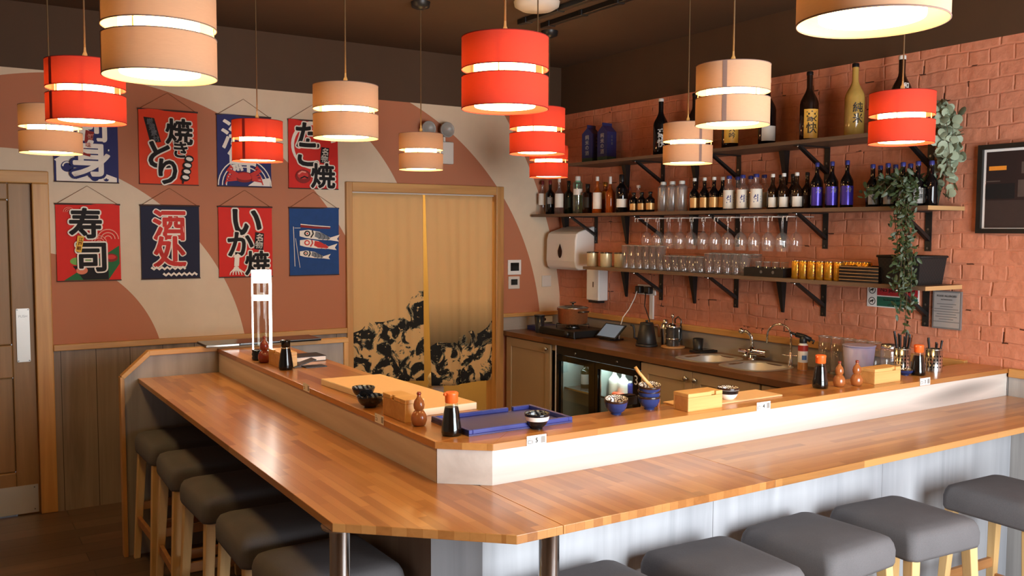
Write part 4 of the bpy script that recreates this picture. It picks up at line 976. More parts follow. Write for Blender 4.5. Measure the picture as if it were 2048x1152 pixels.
R_=[bring(.88,0),bring(1,.135),bring(.95,.135),bring(.84,.01)]; V=[p for r in R_ for p in r]; m.add(V,[(j*4+i,j*4+(i+1)%4,(j+1)*4+(i+1)%4,(j+1)*4+i) for j in range(3) for i in range(4)]+[(12,13,14,15),(3,2,1,0)],WICK); m.build('basket_body',t,local=True)
m=MB()
q=[(a*1.01,b*1.01,.136) for a,b,_ in bring(1,0)]; m.tube(q+[q[0]],.006,WICK,8); m.build('rim',t,local=True)

# ------------------------------------------------------------------ plants
LEAFE=plain('eucalyptus leaf',srgb(146,158,132),.55,var=.25,scale=14); LEAFD=plain('dark ivy leaf',srgb(54,70,42),.5,var=.3,scale=12); STEM=plain('plant stem',srgb(84,70,46),.7)
def vine(path,n,size,round_,mat,m,spread,rng):
    for i in range(n):
        u=rng.random(); k=u*(len(path)-1); j=min(int(k),len(path)-2); f=k-j
        p=path[j].lerp(path[j+1],f)+Vector((rng.gauss(0,spread),rng.gauss(0,spread),rng.gauss(0,spread*.6)))
        if p.x>-.012: p.x=-.012-rng.random()*.03
        s=size*rng.uniform(.7,1.25); nrm=Vector((rng.uniform(-1,-.1),rng.uniform(-1,.6),rng.uniform(-.4,.8))).normalized(); a=nrm.orthogonal().normalized(); b=nrm.cross(a); ang=rng.uniform(0,2*PI); a,b=a*math.cos(ang)+b*math.sin(ang),b*math.cos(ang)-a*math.sin(ang)
        N=9 if round_ else 7; w=1.0 if round_ else .48
        V=[p+nrm*s*.18]
        for q in range(N):
            t=2*PI*q/N; r=1 if round_ else (1+.25*math.cos(t)); V.append(p+a*s*math.cos(t)*r+b*s*w*math.sin(t))
        m.add(V,[(0,1+q,1+(q+1)%N) for q in range(N)],mat,True)
rng=random.Random(5)
t=thing('eucalyptus_plant','grey-green eucalyptus with round leaves trailing from the highest shelf end','plant',(-.10,-3.20,ZS['top']+TH))
m=MB(); m.lathe([(.035,0),(.045,.07),(.047,.07),(.047,.075),(.04,.075),(.036,.06),(0,.06)],plain('grey plant pot',srgb(96,92,84),.6),18); m.build('pot',t,local=True)
base=Vector((-.10,-3.20,2.24)); m=MB(); ms=MB()
for k in range(8):
    y0=-3.27-.06*rng.random(); x0=-.06-.12*rng.random(); L=rng.uniform(.18,.36)
    path=[base,Vector((x0,y0+.02,2.27)),Vector((x0,y0-.02*k/4,2.20)),Vector((x0+.02,y0-.03,2.16-L*.5)),Vector((x0+.03,y0-.02,2.16-L))]
    ms.tube(path,.0016,STEM,5); vine(path,40,.021,True,LEAFE,m,.022,rng)
ms.build('stems',t); m.build('leaves',t)
t=thing('trailing_plant','dark leafy plant trailing from the middle shelf past the basket','plant',(-.16,-3.27,ZS['mid']+TH))
m=MB(); m.lathe([(.04,0),(.054,.085),(.057,.085),(.057,.098),(.05,.098),(.045,.08),(0,.08)],plain('dark green pot',srgb(54,62,50),.5),20); m.build('pot',t,local=True)
m=MB(); ms=MB(); base=Vector((-.16,-3.27,1.885))
for k in range(9):
    ang=rng.uniform(0,2*PI); path=[base,base+Vector((.05*math.cos(ang)-.10,.09*math.sin(ang)+.05,.05)),base+Vector((.07*math.cos(ang)-.15,.15*math.sin(ang)+.07,-.03))]
    path=[Vector((min(q.x,-.03),q.y,q.z)) for q in path]; ms.tube(path,.002,STEM,5); vine(path,46,.019,False,LEAFD,m,.028,rng)
for k in range(7):
    x0=-.345-.03*rng.random(); y0=-3.20-.10*rng.random(); L=rng.uniform(.30,.60)
    path=[base,base+Vector((-.12,.02,.02)),Vector((x0,y0,1.76)),Vector((x0+.01,y0-.02,1.76-L*.5)),Vector((x0+.0,y0-.03+.03*rng.random(),1.76-L))]
    ms.tube(path,.002,STEM,5); vine(path[1:],int(50+70*L),.015,False,LEAFD,m,.018,rng)
ms.build('stems',t); m.build('leaves',t)

# ------------------------------------------------------------------ things on the walls
def onB(px,py): return at(px,py,x=0)
# pets sign
a,b=onB(1736,570),onB(1838,618); y1,y0=a.y,b.y; z1=1.392; z0=1.292
SGR=plain('sign red',srgb(176,36,44),.4); SGG=plain('sign green',srgb(24,92,72),.4)
t=thing('pets_sign','small white sign with red and green bands below the lowest shelf','sign',(-.003,(y0+y1)/2,(z0+z1)/2))
m=MB(); m.box(-.004,-.0005,y0,y1,z0-.02,z1,PAPER)
ys=y1-(y1-y0)*.20
m.box(-.0046,-.004,y0+.006,ys,.5*(z0-.02+z1)+.003,z1-.004,SGR); m.box(-.0046,-.004,y0+.006,ys,z0-.014,.5*(z0-.02+z1)-.003,SGG)
zc1=(.5*(z0-.02+z1)+z1)/2; zc0=(.5*(z0-.02+z1)+z0-.02)/2; yc=(y0+ys)/2
m.text('No pets allowed',.030,lambda u,v:Vector((-.0052,yc-u,zc1+v)),PAPER,.012)
m.text('Guide dogs and assistance',.0155,lambda u,v:Vector((-.0052,yc-u,zc0+.010+v)),PAPER,.01); m.text('animals welcome',.0155,lambda u,v:Vector((-.0052,yc-u,zc0-.012+v)),PAPER,.01)
for zc in (zc1,zc0):
    q=Matrix.Translation((-.0046,(ys+y1)/2,zc)) @ Matrix.Rotation(-PI/2,4,'Y'); m.lathe([(.017,0),(.021,0)],TXK,20,T=q,caps=False)
    m.add([(-.0052,(ys+y1)/2+dy,zc+dz) for dy,dz in ((.011,-.008),(.011,.004),(.004,.003),(-.006,.010),(-.012,.004),(-.006,.0),(-.006,-.009),(-.002,-.009),(-.001,-.003),(.006,-.003),(.007,-.008))],[tuple(range(11))],TXK)
m.build('sign_board',t)
# allergen notice
t=thing('notice','grey notice board with lines of small print at the shelf end','notice',(-.004,-3.285,1.29))
NB=plain('notice grey',srgb(166,158,152),.5,var=.03); NF=plain('notice rim',srgb(120,116,114),.4)
m=MB(); m.box(-.012,-.001,-3.362,-3.213,1.192,1.380,NF); m.build('frame',t)
m=MB(); m.box(-.0135,-.012,-3.354,-3.221,1.200,1.373,NB)
m.text('FOOD ALLERGIES',.013,lambda u,v:Vector((-.0141,-3.2875-u,1.355+v)),NF,.02); m.text('and intolerances',.009,lambda u,v:Vector((-.0141,-3.2875-u,1.338+v)),NF,.01)
for k in range(8):
    w_=.05+.006*((k*5)%4); z=1.315-.0125*k
    if k in (1,6): w_*=.6
    m.box(-.0141,-.0135,-3.2875-w_,-3.2875+w_,z-.002,z+.002,NF)
m.build('printed_sheet',t)
# framed picture
t=thing('framed_picture','black framed dark street photograph hanging at the right edge of view','picture',(-.02,-3.8,1.87))
fy1,fy0,fz0,fz1=-3.428,-4.18,1.665,2.08
m=MB()
for a_,b_,c_,d_ in ((fy1-.022,fy1,fz0,fz1),(fy0,fy0+.022,fz0,fz1),(fy0+.022,fy1-.022,fz0,fz0+.022),(fy0+.022,fy1-.022,fz1-.022,fz1)): m.box(-.03,-.001,a_,b_,c_,d_,BLACK)
m.build('frame',t)
m=MB(); m.box(-.012,-.002,fy0+.022,fy1-.022,fz0+.022,fz1-.022,PAPER); m.build('mount',t)
PD=plain('print night brown',srgb(40,20,14),.85,var=.35,scale=9); PR=plain('print road',srgb(58,42,36),.85,var=.2); PO=plain('print orange sign',srgb(240,150,50),.4); PGB=plain('print grey roof',srgb(84,68,60),.85,var=.3); PK=plain('print black',srgb(18,10,8),.85)
m=MB(); iy1,iy0,iz0,iz1=fy1-.034,fy0+.034,fz0+.026,fz1-.034
def pq(k,u0,u1,v0,v1,mt): m.add([(-.0125-.0004*k,iy1-(iy1-iy0)*u0,iz1-(iz1-iz0)*v0),(-.0125-.0004*k,iy1-(iy1-iy0)*u1,iz1-(iz1-iz0)*v0),(-.0125-.0004*k,iy1-(iy1-iy0)*u1,iz1-(iz1-iz0)*v1),(-.0125-.0004*k,iy1-(iy1-iy0)*u0,iz1-(iz1-iz0)*v1)],[(0,1,2,3)],mt)
pq(0,0,1,0,1,PD); pq(1,0,1,.64,1,PR); pq(2,.02,.14,.19,.245,PO); pq(2,0,.10,.38,.395,PGB); pq(2,0,.2,.42,.62,PK); pq(2,.24,.36,.15,.3,PGB); pq(2,.22,.30,.38,.60,PGB); pq(2,.3,1,.06,.10,PGB); pq(2,.32,.8,.72,.735,PGB)
m.build('photograph',t)
# paper towel dispenser
y0,y1=-.455,-.075
t=thing('towel_dispenser','white paper towel dispenser with black drop-shaped window','dispenser',(-.1,(y0+y1)/2,1.53))
m=MB(); prof=[(-.002,1.375),(-.15,1.372),(-.178,1.39),(-.19,1.44),(-.185,1.60),(-.172,1.645),(-.15,1.66),(-.002,1.705)]
m.prism(prof,y0,y1,WHITE,T=Matrix(((1,0,0,0),(0,0,1,0),(0,1,0,0),(0,0,0,1)))); m.build('casing',t,bevel=.012,seg=3)
m=MB(); N=20; yc=y0+.19
m.poly3([(-.1915,yc+.028*math.sin(a)*(1 if math.cos(a)<0 else (1-math.cos(a)*.75)),1.515+.055*math.cos(a)) for a in [2*PI*i/N for i in range(N)]],BLACKGL); m.build('window',t)
# soap dispenser
t=thing('soap_dispenser','slim white soap dispenser below the end of the lowest shelf','dispenser',(-.05,-.54,1.24))
m=MB(); m.box(-.092,-.001,-.618,-.47,1.150,1.385,WHITE); m.build('casing',t,bevel=.008)
m=MB(); m.box(-.0935,-.092,-.56,-.548,1.25,1.29,STEELD); m.build('gauge',t)
m=MB(); m.box(-.085,-.02,-.60,-.49,1.132,1.150,BLACKP); m.build('nozzle',t)
# wall controls
def plate(name,label,x0,x1,z0,z1,mt,inner=None,cat='switch'):
    t=thing(name,label,cat,((x0+x1)/2,-.004,(z0+z1)/2)); m=MB(); m.box(x0,x1,-.010,-.0005,z0,z1,mt); m.build('plate',t,bevel=.002)
    if inner: q=MB(); q.box(x0+.022,x1-.022,-.013,-.010,z0+.03,z1-.022,inner); q.build('screen',t)
plate('thermostat','square white thermostat with dark screen beside the curtained doorway',-.497,-.377,1.327,1.442,WHITE,BLACKGL,'thermostat')
plate('light_switch','black light switch under the white thermostat',-.492,-.39,1.218,1.314,OFFW,BLACKGL)
plate('blank_plate','cream blanking plate on the cream wall near the brick corner',-.178,-.091,1.226,1.314,OFFW,None,'plate')
t=thing('emergency_light','twin-spot emergency light on the mural above the curtain','light',(-1.1,-.05,2.25))
m=MB(); m.box(-1.30,-1.0,-.06,-.001,2.15,2.31,OFFW); m.build('housing',t,bevel=.008)
for xx in (-1.215,-1.065):
    m=MB(); T=Matrix.Translation((xx,-.03,2.393)) @ Matrix.Rotation(PI/2,4,'X'); m.lathe([(.03,0),(.052,.03),(.055,.055),(.05,.058),(.046,.05),(0,.045)],plain('lamp head grey',srgb(150,146,140),.4),22,T=T); h=m.build('lamp_head',t)
    m=MB(); m.cyl((xx,-.03,2.31),(xx,-.03,2.35),.01,OFFW,8); m.build('stalk',h)
# double socket with plugs and leads
t=thing('wall_socket','double wall socket below the lowest shelf with two black plugs','socket',(-.005,-1.06,1.26))
m=MB(); m.box(-.012,-.0005,-1.15,-.965,1.222,1.292,WHITE); m.build('face_plate',t,bevel=.002)
for yy,l in ((-1.01,'a'),(-1.105,'b')):
    m=MB(); m.box(-.055,-.012,yy-.026,yy+.026,1.232,1.282,BLACKP); m.build('plug',t,bevel=.006)
m=MB(); m.box(-.014,-.0005,-1.13,-1.095,1.055,1.222,WHITE); tag(m.build('cable_trunking'),'white vertical cable trunking below the double socket','trunking')
m=MB(); m.tube([(-.057,-1.01,1.245),(-.075,-1.01,1.20),(-.10,-.98,1.12),(-.13,-.95,1.06),(-.16,-.95,.98),(-.18,-.97,.91)],.0035,WHITE,6); tag(m.build('charging_lead'),'white charging lead running down to the tablet','lead')
m=MB(); m.tube([(-.057,-1.105,1.245),(-.08,-1.12,1.15),(-.07,-1.16,1.06),(-.10,-1.22,.95),(-.15,-1.22,.905)],.004,BLACKP,6); tag(m.build('kettle_lead'),'black lead hanging from the socket to the kettle','lead')
m=MB(); m.box(-.20,-.09,-.030,-.016,.945,.99,WHITE); m.lathe([(.0,.0),(.012,.0)],BLACK,12,T=Matrix.Translation((-.165,-.0305,.968)) @ Matrix.Rotation(PI/2,4,'X'),caps=False); tag(m.build('socket_plate'),'white socket plate behind the dark tumbler','socket')

# ------------------------------------------------------------------ on the kitchen worktop
def wp(px,x,py=700):
    p=at(px,py,x=x); return Vector((x,p.y,ZW))
def lathed(name,label,cat,loc,parts,group=None,rz=0):
    t=thing(name,label,cat,loc,group,rz)
    for nm,prof,mt,n in parts: m=MB(); m.lathe(prof,mt,n); m.build(nm,t,local=True)
    return t
SMOKE=plain('dark tumbler',srgb(34,36,40),.25)
lathed('tumbler_cup','dark ribbed tumbler on the worktop by the doorway frame','cup',(-.383,-.276,ZW),[('cup_body',[(.030,0),(.040,.125),(.038,.125),(.028,.006),(0,.006)],SMOKE,22),('lid_rim',[(.0385,.125),(.042,.127),(.042,.133),(.037,.134)],BLACKP,22)])
for k in range(2):
    m=MB(); m.box(-.34,-.12,-.20,-.045,ZW+.0005+.017*k,ZW+.0165+.017*k,LBBLU); m.box(-.335,-.125,-.2015,-.20,ZW+.003+.017*k,ZW+.014+.017*k,PAPER); tag(m.build('ring_binder'),('lower','upper')[k]+' blue folder lying beside the copper pot','folder','blue folders by the copper pot')
# stove and copper pot
st=thing('camping_stove','black portable gas stove under the copper pot','stove',(-.26,-.555,ZW))
m=MB(); m.box(-.42,-.10,-.76,-.33,.905,.955,BLACK); m.build('stove_body',st,bevel=.006)
m=MB()
for (a,b) in ((-.40,-.74),(-.40,-.35),(-.12,-.74),(-.12,-.35)): m.cyl((a,b,.9),(a,b,.905),.012,BLACKP,8)
m.build('feet',st) if False else None
for (a,b) in ((-.40,-.74),(-.40,-.35),(-.12,-.74),(-.12,-.35)):
    m=MB(); m.cyl((a,b,ZW),(a,b,.906),.012,BLACKP,8); m.build('foot',st)
m=MB(); m.lathe([(.05,.955),(.055,.965),(.04,.97),(0,.97)],STEELD,20,c=(-.26,-.53,0)); m.build('burner',st)
for k in range(4):
    a=PI/4+PI/2*k; c,s=math.cos(a),math.sin(a); m=MB(); m.tube([(-.26+.12*c,-.53+.12*s,.955),(-.26+.12*c,-.53+.12*s,.982),(-.26+.03*c,-.53+.03*s,.982)],.004,BLACK,6); m.build('pan_support',st)
m=MB(); m.lathe([(.02,0),(.02,.015),(.0,.016)],BLACKP,16,T=Matrix.Translation((-.42,-.68,.93)) @ Matrix.Rotation(-PI/2,4,'Y')); m.build('knob',st)
pt=thing('copper_pot','hammered copper stock pot with lid on the black stove','pot',(-.26,-.53,.9865))
m=MB(); m.lathe([(.098,0),(.108,.008),(.112,.11),(.115,.112),(.109,.112),(.105,.01),(0,.008)],COPPER,36); m.build('pot_body',pt,local=True)
m=MB(); m.lathe([(.114,.113),(.112,.120),(.06,.132),(0,.135)],GLASSD,30); m.lathe([(.110,.1125),(.117,.114),(.117,.119),(.110,.121)],STEEL,30,caps=False); l=m.build('lid',pt,local=True)
m=MB(); m.lathe([(.008,.134),(.008,.148),(.024,.153),(.024,.158),(0,.160)],STEELD,16); m.build('lid_knob',l,local=True)
for s in (-1,1):
    m=MB(); m.tube([(-.03,s*.111,.09),(-.035,s*.145,.095),(0,s*.155,.096),(.035,s*.145,.095),(.03,s*.111,.09)],.006,STEELD,8); m.build('handle',pt,local=True)
# tablet on stand
a_=at(1190,672,z=.918); b_=a_+Vector((0,-.225,0)); u_=Vector((.10,0,.092)); n_=Vector((-.68,0,.735))
tb=thing('tablet','tablet with lit blue-grey screen tilted on a small stand','tablet',(a_.x+.05,a_.y-.11,ZW))
def slab(m,i0,i1,j0,j1,d0,d1,mt):
    f=lambda i,j,d: a_+(b_-a_)*i+u_*j+n_*d
    V=[f(i,j,d) for i in (i0,i1) for j in (j0,j1) for d in (d0,d1)]
    m.add(V,[(0,1,3,2),(4,6,7,5),(0,4,5,1),(2,3,7,6),(0,2,6,4),(1,5,7,3)],mt)
SCR=emit('tablet screen',(.13,.17,.22,1),.6)
m=MB(); slab(m,0,1,0,1,-.008,0,BLACKP); m.build('tablet_body',tb,bevel=.002)
m=MB(); slab(m,.06,.94,.08,.92,.0002,.0008,SCR); m.build('screen',tb)
m=MB(); c_=a_+Vector((.05,-.1125,0)); m.box(c_.x-.05,c_.x+.07,c_.y-.06,c_.y+.06,ZW,ZW+.010,BLACKP); m.prism([(c_.x+.02,ZW+.010),(c_.x+.045,ZW+.010),(c_.x+.05,ZW+.085),(c_.x+.042,ZW+.085)],c_.y-.03,c_.y+.03,BLACKP,T=Matrix(((1,0,0,0),(0,0,1,0),(0,1,0,0),(0,0,0,1)))); m.build('stand',tb)
# kettle
kt=thing('gooseneck_kettle','matt black electric kettle with wooden handle','kettle',(-.215,-1.30,ZW),None,math.atan2(-.84,-.54)+PI/2+.15)
KB=plain('kettle black',srgb(34,32,32),.45)
m=MB(); m.lathe([(.072,0),(.074,.004),(.074,.016),(.0,.018)],KB,28); m.build('power_base',kt,local=True)
m=MB(); m.lathe([(.066,.018),(.068,.024),(.046,.148),(.0,.149)],KB,28); m.build('kettle_body',kt,local=True)
m=MB(); m.lathe([(.045,.149),(.043,.158),(.0,.160)],KB,24); m.lathe([(.006,.160),(.010,.168),(.010,.174),(0,.175)],KB,12); m.build('lid',kt,local=True)
m=MB(); m.tube([(-.060,0,.045),(-.085,0,.06),(-.085,0,.10),(-.092,0,.135),(-.110,0,.145)],.007,KB,8); m.build('spout',kt,local=True)
m=MB(); m.tube([(.045,0,.138),(.075,0,.140),(.085,0,.12),(.088,0,.06)],.009,wood('kettle handle wood',srgb(120,70,36),srgb(150,92,50),'z'),10); m.build('handle',kt,local=True)
# coffee things
CW=wood('round board wood',srgb(168,116,66),srgb(206,152,96),'x',1)
lathed('round_board','round wooden trivet under the glass coffee press','trivet',(-.13,-1.465,ZW),[('disc',[(.072,0),(.078,.004),(.078,.011),(.074,.014),(0,.014)],CW,32)])
cp=lathed('coffee_press','glass coffee press with chrome plunger on the wooden trivet','coffee press',(-.135,-1.465,ZW+.0145),[('beaker',[(.040,0),(.041,.005),(.041,.12),(.043,.125),(.041,.125),(.039,.005)],GLASSD,24),('frame_ring',[(.042,.045),(.043,.045),(.043,.052),(.042,.052)],CHROME,24),('lid',[(.044,.125),(.044,.135),(.02,.15),(0,.152)],CHROME,24),('plunger',[(.004,.15),(.004,.185),(.010,.19),(.012,.198),(.008,.208),(0,.21)],CHROME,14)])
m=MB(); m.tube([(.042,0,.115),(.075,0,.11),(.078,0,.04),(.043,0,.02)],.006,BLACKP,8); m.build('handle',cp,local=True)
lathed('cocktail_shaker','tall steel cocktail shaker between the kettle and coffee press','shaker',(-.08,-1.335,ZW),[('cup',[(.030,0),(.038,.11),(.038,.115)],STEEL,24),('top',[(.038,.115),(.022,.15),(.018,.152)],STEEL,24),('cap',[(.018,.152),(.018,.172),(0,.176)],STEEL,20)])
t=thing('milk_jug','steel jug with arched handle behind the coffee press','jug',(-.055,-1.43,ZW))
m=MB(); m.lathe([(.030,0),(.033,.005),(.026,.10),(.029,.14),(.027,.14),(.0,.01)],STEEL,22,caps=False); m.build('jug_body',t,local=True)
m=MB(); m.tube([(0,-.026,.13),(0,-.03,.18),(0,0,.20),(0,.03,.18),(0,.026,.13)],.005,STEELD,8); m.build('handle',t,local=True)
lathed('utensil_cup','black cup standing behind the round trivet','cup',(-.07,-1.635,ZW),[('cup_body',[(.030,0),(.034,.078),(.032,.078),(.028,.006),(0,.006)],BLACKP,20)])
m=MB(); m.box(-.19,-.04,-1.78,-1.68,ZW+.0005,ZW+.016,BLACKP); m.box(-.17,-.06,-1.77,-1.69,ZW+.016,ZW+.02,BLACKGL); tag(m.build('scale',bevel=.004),'flat black kitchen scale beside the sink','scale')
# taps
t=thing('mixer_tap','chrome mixer tap with swivel spout behind the sink','tap',(-.075,-2.10,ZW))
m=MB(); m.lathe([(.024,0),(.024,.006),(.016,.010),(.016,.075),(0,.078)],CHROME,20); m.build('pillar',t,local=True)
m=MB(); m.tube([(0,0,.05),(-.07,-.03,.052),(-.12,-.05,.035)],.010,CHROME,10); m.build('spout',t,local=True)
m=MB(); m.tube([(0,0,.07),(0,.01,.14),(-.012,.035,.165),(-.03,.055,.168)],.011,CHROME,10); m.lathe([(0,-.018),(.014,-.012),(.018,0),(.014,.012),(0,.018)],CHROME,14,T=Matrix.Translation((-.034,.058,.168))); m.build('spray_head',t,local=True)
m=MB(); m.cyl((0,-.115,.045),(0,.016,.045),.024,CHROME,20); m.build('lever_body',t,local=True)
m=MB(); m.cyl((0,.012,.04),(0,.10,.04),.016,CHROME,16); m.build('cold_handle',t,local=True)
t=thing('gooseneck_tap','slender chrome gooseneck water tap right of the sink','tap',(-.105,-2.415,ZW))
A=Vector((-.45,.89,0)).normalized(); pts=[(0,0,.0),(0,0,.17)]
for i in range(13): a=PI*i/12; c=A*(.068*(1-math.cos(a))); pts.append((c.x,c.y,.17+.068*math.sin(a)))
e_=A*.136; pts.append((e_.x,e_.y,.125))
m=MB(); m.tube(pts,.0062,CHROME,10); m.build('neck',t,local=True)
m=MB(); m.lathe([(.014,0),(.014,.03),(.010,.04),(.010,.075),(.006,.08)],CHROME,16); m.build('tap_base',t,local=True)
m=MB(); m.tube([(0,0,.06),(.012,-.03,.062),(.02,-.05,.064)],.005,CHROME,8); m.tube([(0,0,.06),(-.012,.03,.062),(-.02,.045,.064)],.005,CHROME,8); m.build('lever',t,local=True)
# blowtorch
t=lathed('blowtorch','kitchen blowtorch on white gas canister beside the gooseneck tap','blowtorch',(-.16,-2.545,ZW),[('canister',[(.024,0),(.027,.004),(.027,.14),(.016,.152),(.012,.155)],WHITE,24)])
m=MB(); m.lathe([(.0274,.108),(.0274,.14)],plain('canister red band',srgb(170,52,44),.4),24,caps=False); m.lathe([(.0274,.002),(.0274,.045)],plain('canister copper foot',srgb(206,140,80),.35,.4),24,caps=False); m.lathe([(.0275,.06),(.0275,.085)],plain('canister blue mark',srgb(80,120,180),.4),10,a0=VIEW-.5,a1=VIEW+.5,caps=False); m.build('label_bands',t,local=True)
m=MB(); m.lathe([(.020,.152),(.021,.165),(.017,.19),(0,.193)],BLACKP,16); m.tube([(.02,-.035,.170),(.004,-.006,.186),(-.02,.035,.196)],.014,BLACKP,12); m.tube([(-.02,.035,.196),(-.036,.062,.206)],.007,BLACKP,10); m.tube([(.012,-.02,.180),(.03,-.05,.165),(.022,-.045,.150)],.006,BLACKP,8); m.build('burner_head',t,local=True)
# pitchers
pit=simple('pitcher'); m=MB(); m.lathe([(.030,0),(.034,.006),(.037,.20),(.035,.20),(.032,.008),(0,.008)],GLASS,22); m.build('pitcher_body',pit,local=True)
m=MB(); m.lathe([(.0375,.196),(.0382,.2),(.0345,.2),(.0345,.196)],GLASSF,22,caps=False); m.lathe([(.0342,.0),(.0352,.006),(.0342,.012)],GLASSF,22,caps=False); m.build('rim',pit,local=True)
for k,px in enumerate((1650,1674,1698,1723,1748)):
    p=wp(px,-.12); lab='tall clear glass pitcher, %s of 5 along the brick wall' % nth(k,5)
    if k==0: pit.location=p; tag(pit,lab,'pitcher','glass pitchers by the brick wall')
    else: dup(pit,p,lab,'glass pitchers by the brick wall')
LIL=plain('lilac plastic',srgb(176,170,206),.4,var=.02)
lathed('lilac_tub','lilac plastic tub standing before the glass pitchers','tub',(-.27,-2.985,ZW),[('tub_body',[(.058,0),(.062,.004),(.078,.195),(.075,.195),(.058,.006),(0,.006)],LIL,30),('rim',[(.0775,.19),(.081,.192),(.081,.197),(.0745,.197)],LIL,30)])
lathed('storage_jar','clear glass jar with steel lid beside the cutlery pots','jar',(-.19,-3.105,ZW),[('jar_body',[(.044,0),(.046,.006),(.046,.175),(.040,.19),(.038,.19),(.044,.17),(.044,.008),(0,.008)],GLASS,26),('lid',[(.043,.19),(.043,.21),(.0,.213)],STEEL,26)])

# ------------------------------------------------------------------ on the raised serving ledge
def le(px,py): p=at(px,py,z=ZL); return Vector((p.x,p.y,ZL))
# soy dispensers
def soy(label,loc,capm,dark=False):
    t=thing('soy_dispenser',label,'soy bottle',loc,'soy dispensers on the serving ledge')
    m=MB(); m.lathe([(.024,.002),(.029,.003),(.031,.010),(.0305,.022),(.024,.07),(.0205,.088)],SOY,26,caps=True); m.build('soy_sauce',t,local=True)
    m=MB(); m.lathe([(.026,0),(.030,.001),(.0322,.010),(.0317,.022),(.025,.071),(.0195,.096),(.0185,.104)],PANE if not dark else BLACKGL,26); m.build('flask',t,local=True)
    m=MB(); m.lathe([(.0185,.101),(.020,.103),(.0205,.124),(.0215,.128),(.0215,.132),(.018,.135),(0,.136)],capm,24); c=m.build('cap',t,local=True)
    m=MB(); m.tube([(-.018,0,.128),(-.026,0,.130)],.005,capm,8); m.build('spout',c,local=True)
    return t
soy('orange capped soy dispenser at the clipped corner of the ledge',le(903,870),ORANGE)
soy('orange capped soy dispenser beside the two gourd shakers',le(1640,776),ORANGE)
soy('orange capped soy dispenser beside the steel cutlery pots',le(1836,750),ORANGE)
t=soy('black capped soy dispenser beside the far bamboo box',le(572,739),BLACKGL,True)
m=MB(); m.lathe([(.0188,.096),(.021,.097),(.021,.101),(.0188,.102)],CHROME,22,caps=False); m.build('silver_ring',t,local=True)
def gourd(label,loc,mt,s=1):
    t=thing('gourd_shaker',label,'spice shaker',loc,'gourd spice shakers')
    m=MB(); m.lathe([(.014*s,0),(.021*s,.003*s),(.026*s,.018*s),(.0255*s,.032*s),(.018*s,.046*s),(.0125*s,.051*s)],mt,24); m.build('lower_gourd',t,local=True)
    m=MB(); m.lathe([(.0125*s,.051*s),(.0165*s,.056*s),(.0185*s,.068*s),(.015*s,.082*s),(.007*s,.092*s),(.0055*s,.100*s)],mt,24); m.build('upper_gourd',t,local=True)
    m=MB(); m.lathe([(.006*s,.100*s),(.0075*s,.104*s),(.006*s,.110*s),(0,.111*s)],GOURDR,14); m.build('stopper',t,local=True)
gourd('gourd spice shaker at the ledge corner beside the bamboo box',le(838,851),GOURD)
gourd('gourd spice shaker nearer the right soy dispenser',le(1678,773),GOURD,.95)
gourd('gourd spice shaker touching the right bamboo box',le(1713,771),GOURD,.95)
gourd('dark red gourd shaker standing in front of the tall lit lamp',le(529,725),GOURDR,1.15)
def bbox(label,x0,x1,y0,y1,h=.063,ax='x'):
    t=thing('chopstick_box',label,'box',((x0+x1)/2,(y0+y1)/2,ZL),'bamboo chopstick boxes')
    m=MB(); w_=.006; hx,hy=(x1-x0)/2,(y1-y0)/2
    m.box(-hx,hx,-hy,-hy+w_,0,h-.014,BAMBOO); m.box(-hx,hx,hy-w_,hy,0,h-.014,BAMBOO); m.box(-hx,-hx+w_,-hy+w_,hy-w_,0,h-.014,BAMBOOD); m.box(hx-w_,hx,-hy+w_,hy-w_,0,h-.014,BAMBOOD); m.box(-hx+w_,hx-w_,-hy+w_,hy-w_,0,.006,BAMBOO); m.build('box_body',t,local=True,bevel=.001)
    m=MB(); z0,z1=h-.0135,h
    if ax=='x':
        n_=.018; m.prism([(-hx,-hy),(hx*.35,-hy),(hx*.35,-hy+n_*.5),(hx*.62,-hy+n_*.5),(hx*.62,-hy),(hx,-hy),(hx,hy),(-hx,hy)],z0,z1,BAMBOO)
    else:
        n_=.018; m.prism([(-hx,-hy),(hx,-hy),(hx,hy),(-hx,hy),(-hx,hy*.3),(-hx+n_*.5,hy*.3),(-hx+n_*.5,-hy*.0),(-hx,-hy*.0)],z0,z1,BAMBOO)
    m.build('lid',t,local=True,bevel=.001)
bbox('bamboo box with notched lid between the stacked bowls and the white bowl',-2.008,-1.842,-3.572,-3.497)
bbox('bamboo box with notched lid beside the two gourd shakers',-.950,-.775,-3.560,-3.488)
bbox('bamboo box with notched lid beside the corner gourd shaker',-2.925,-2.855,-3.215,-3.04,.075,'y')
bbox('bamboo box with notched lid behind the black capped soy dispenser',-2.900,-2.825,-1.88,-1.70,.072,'y')
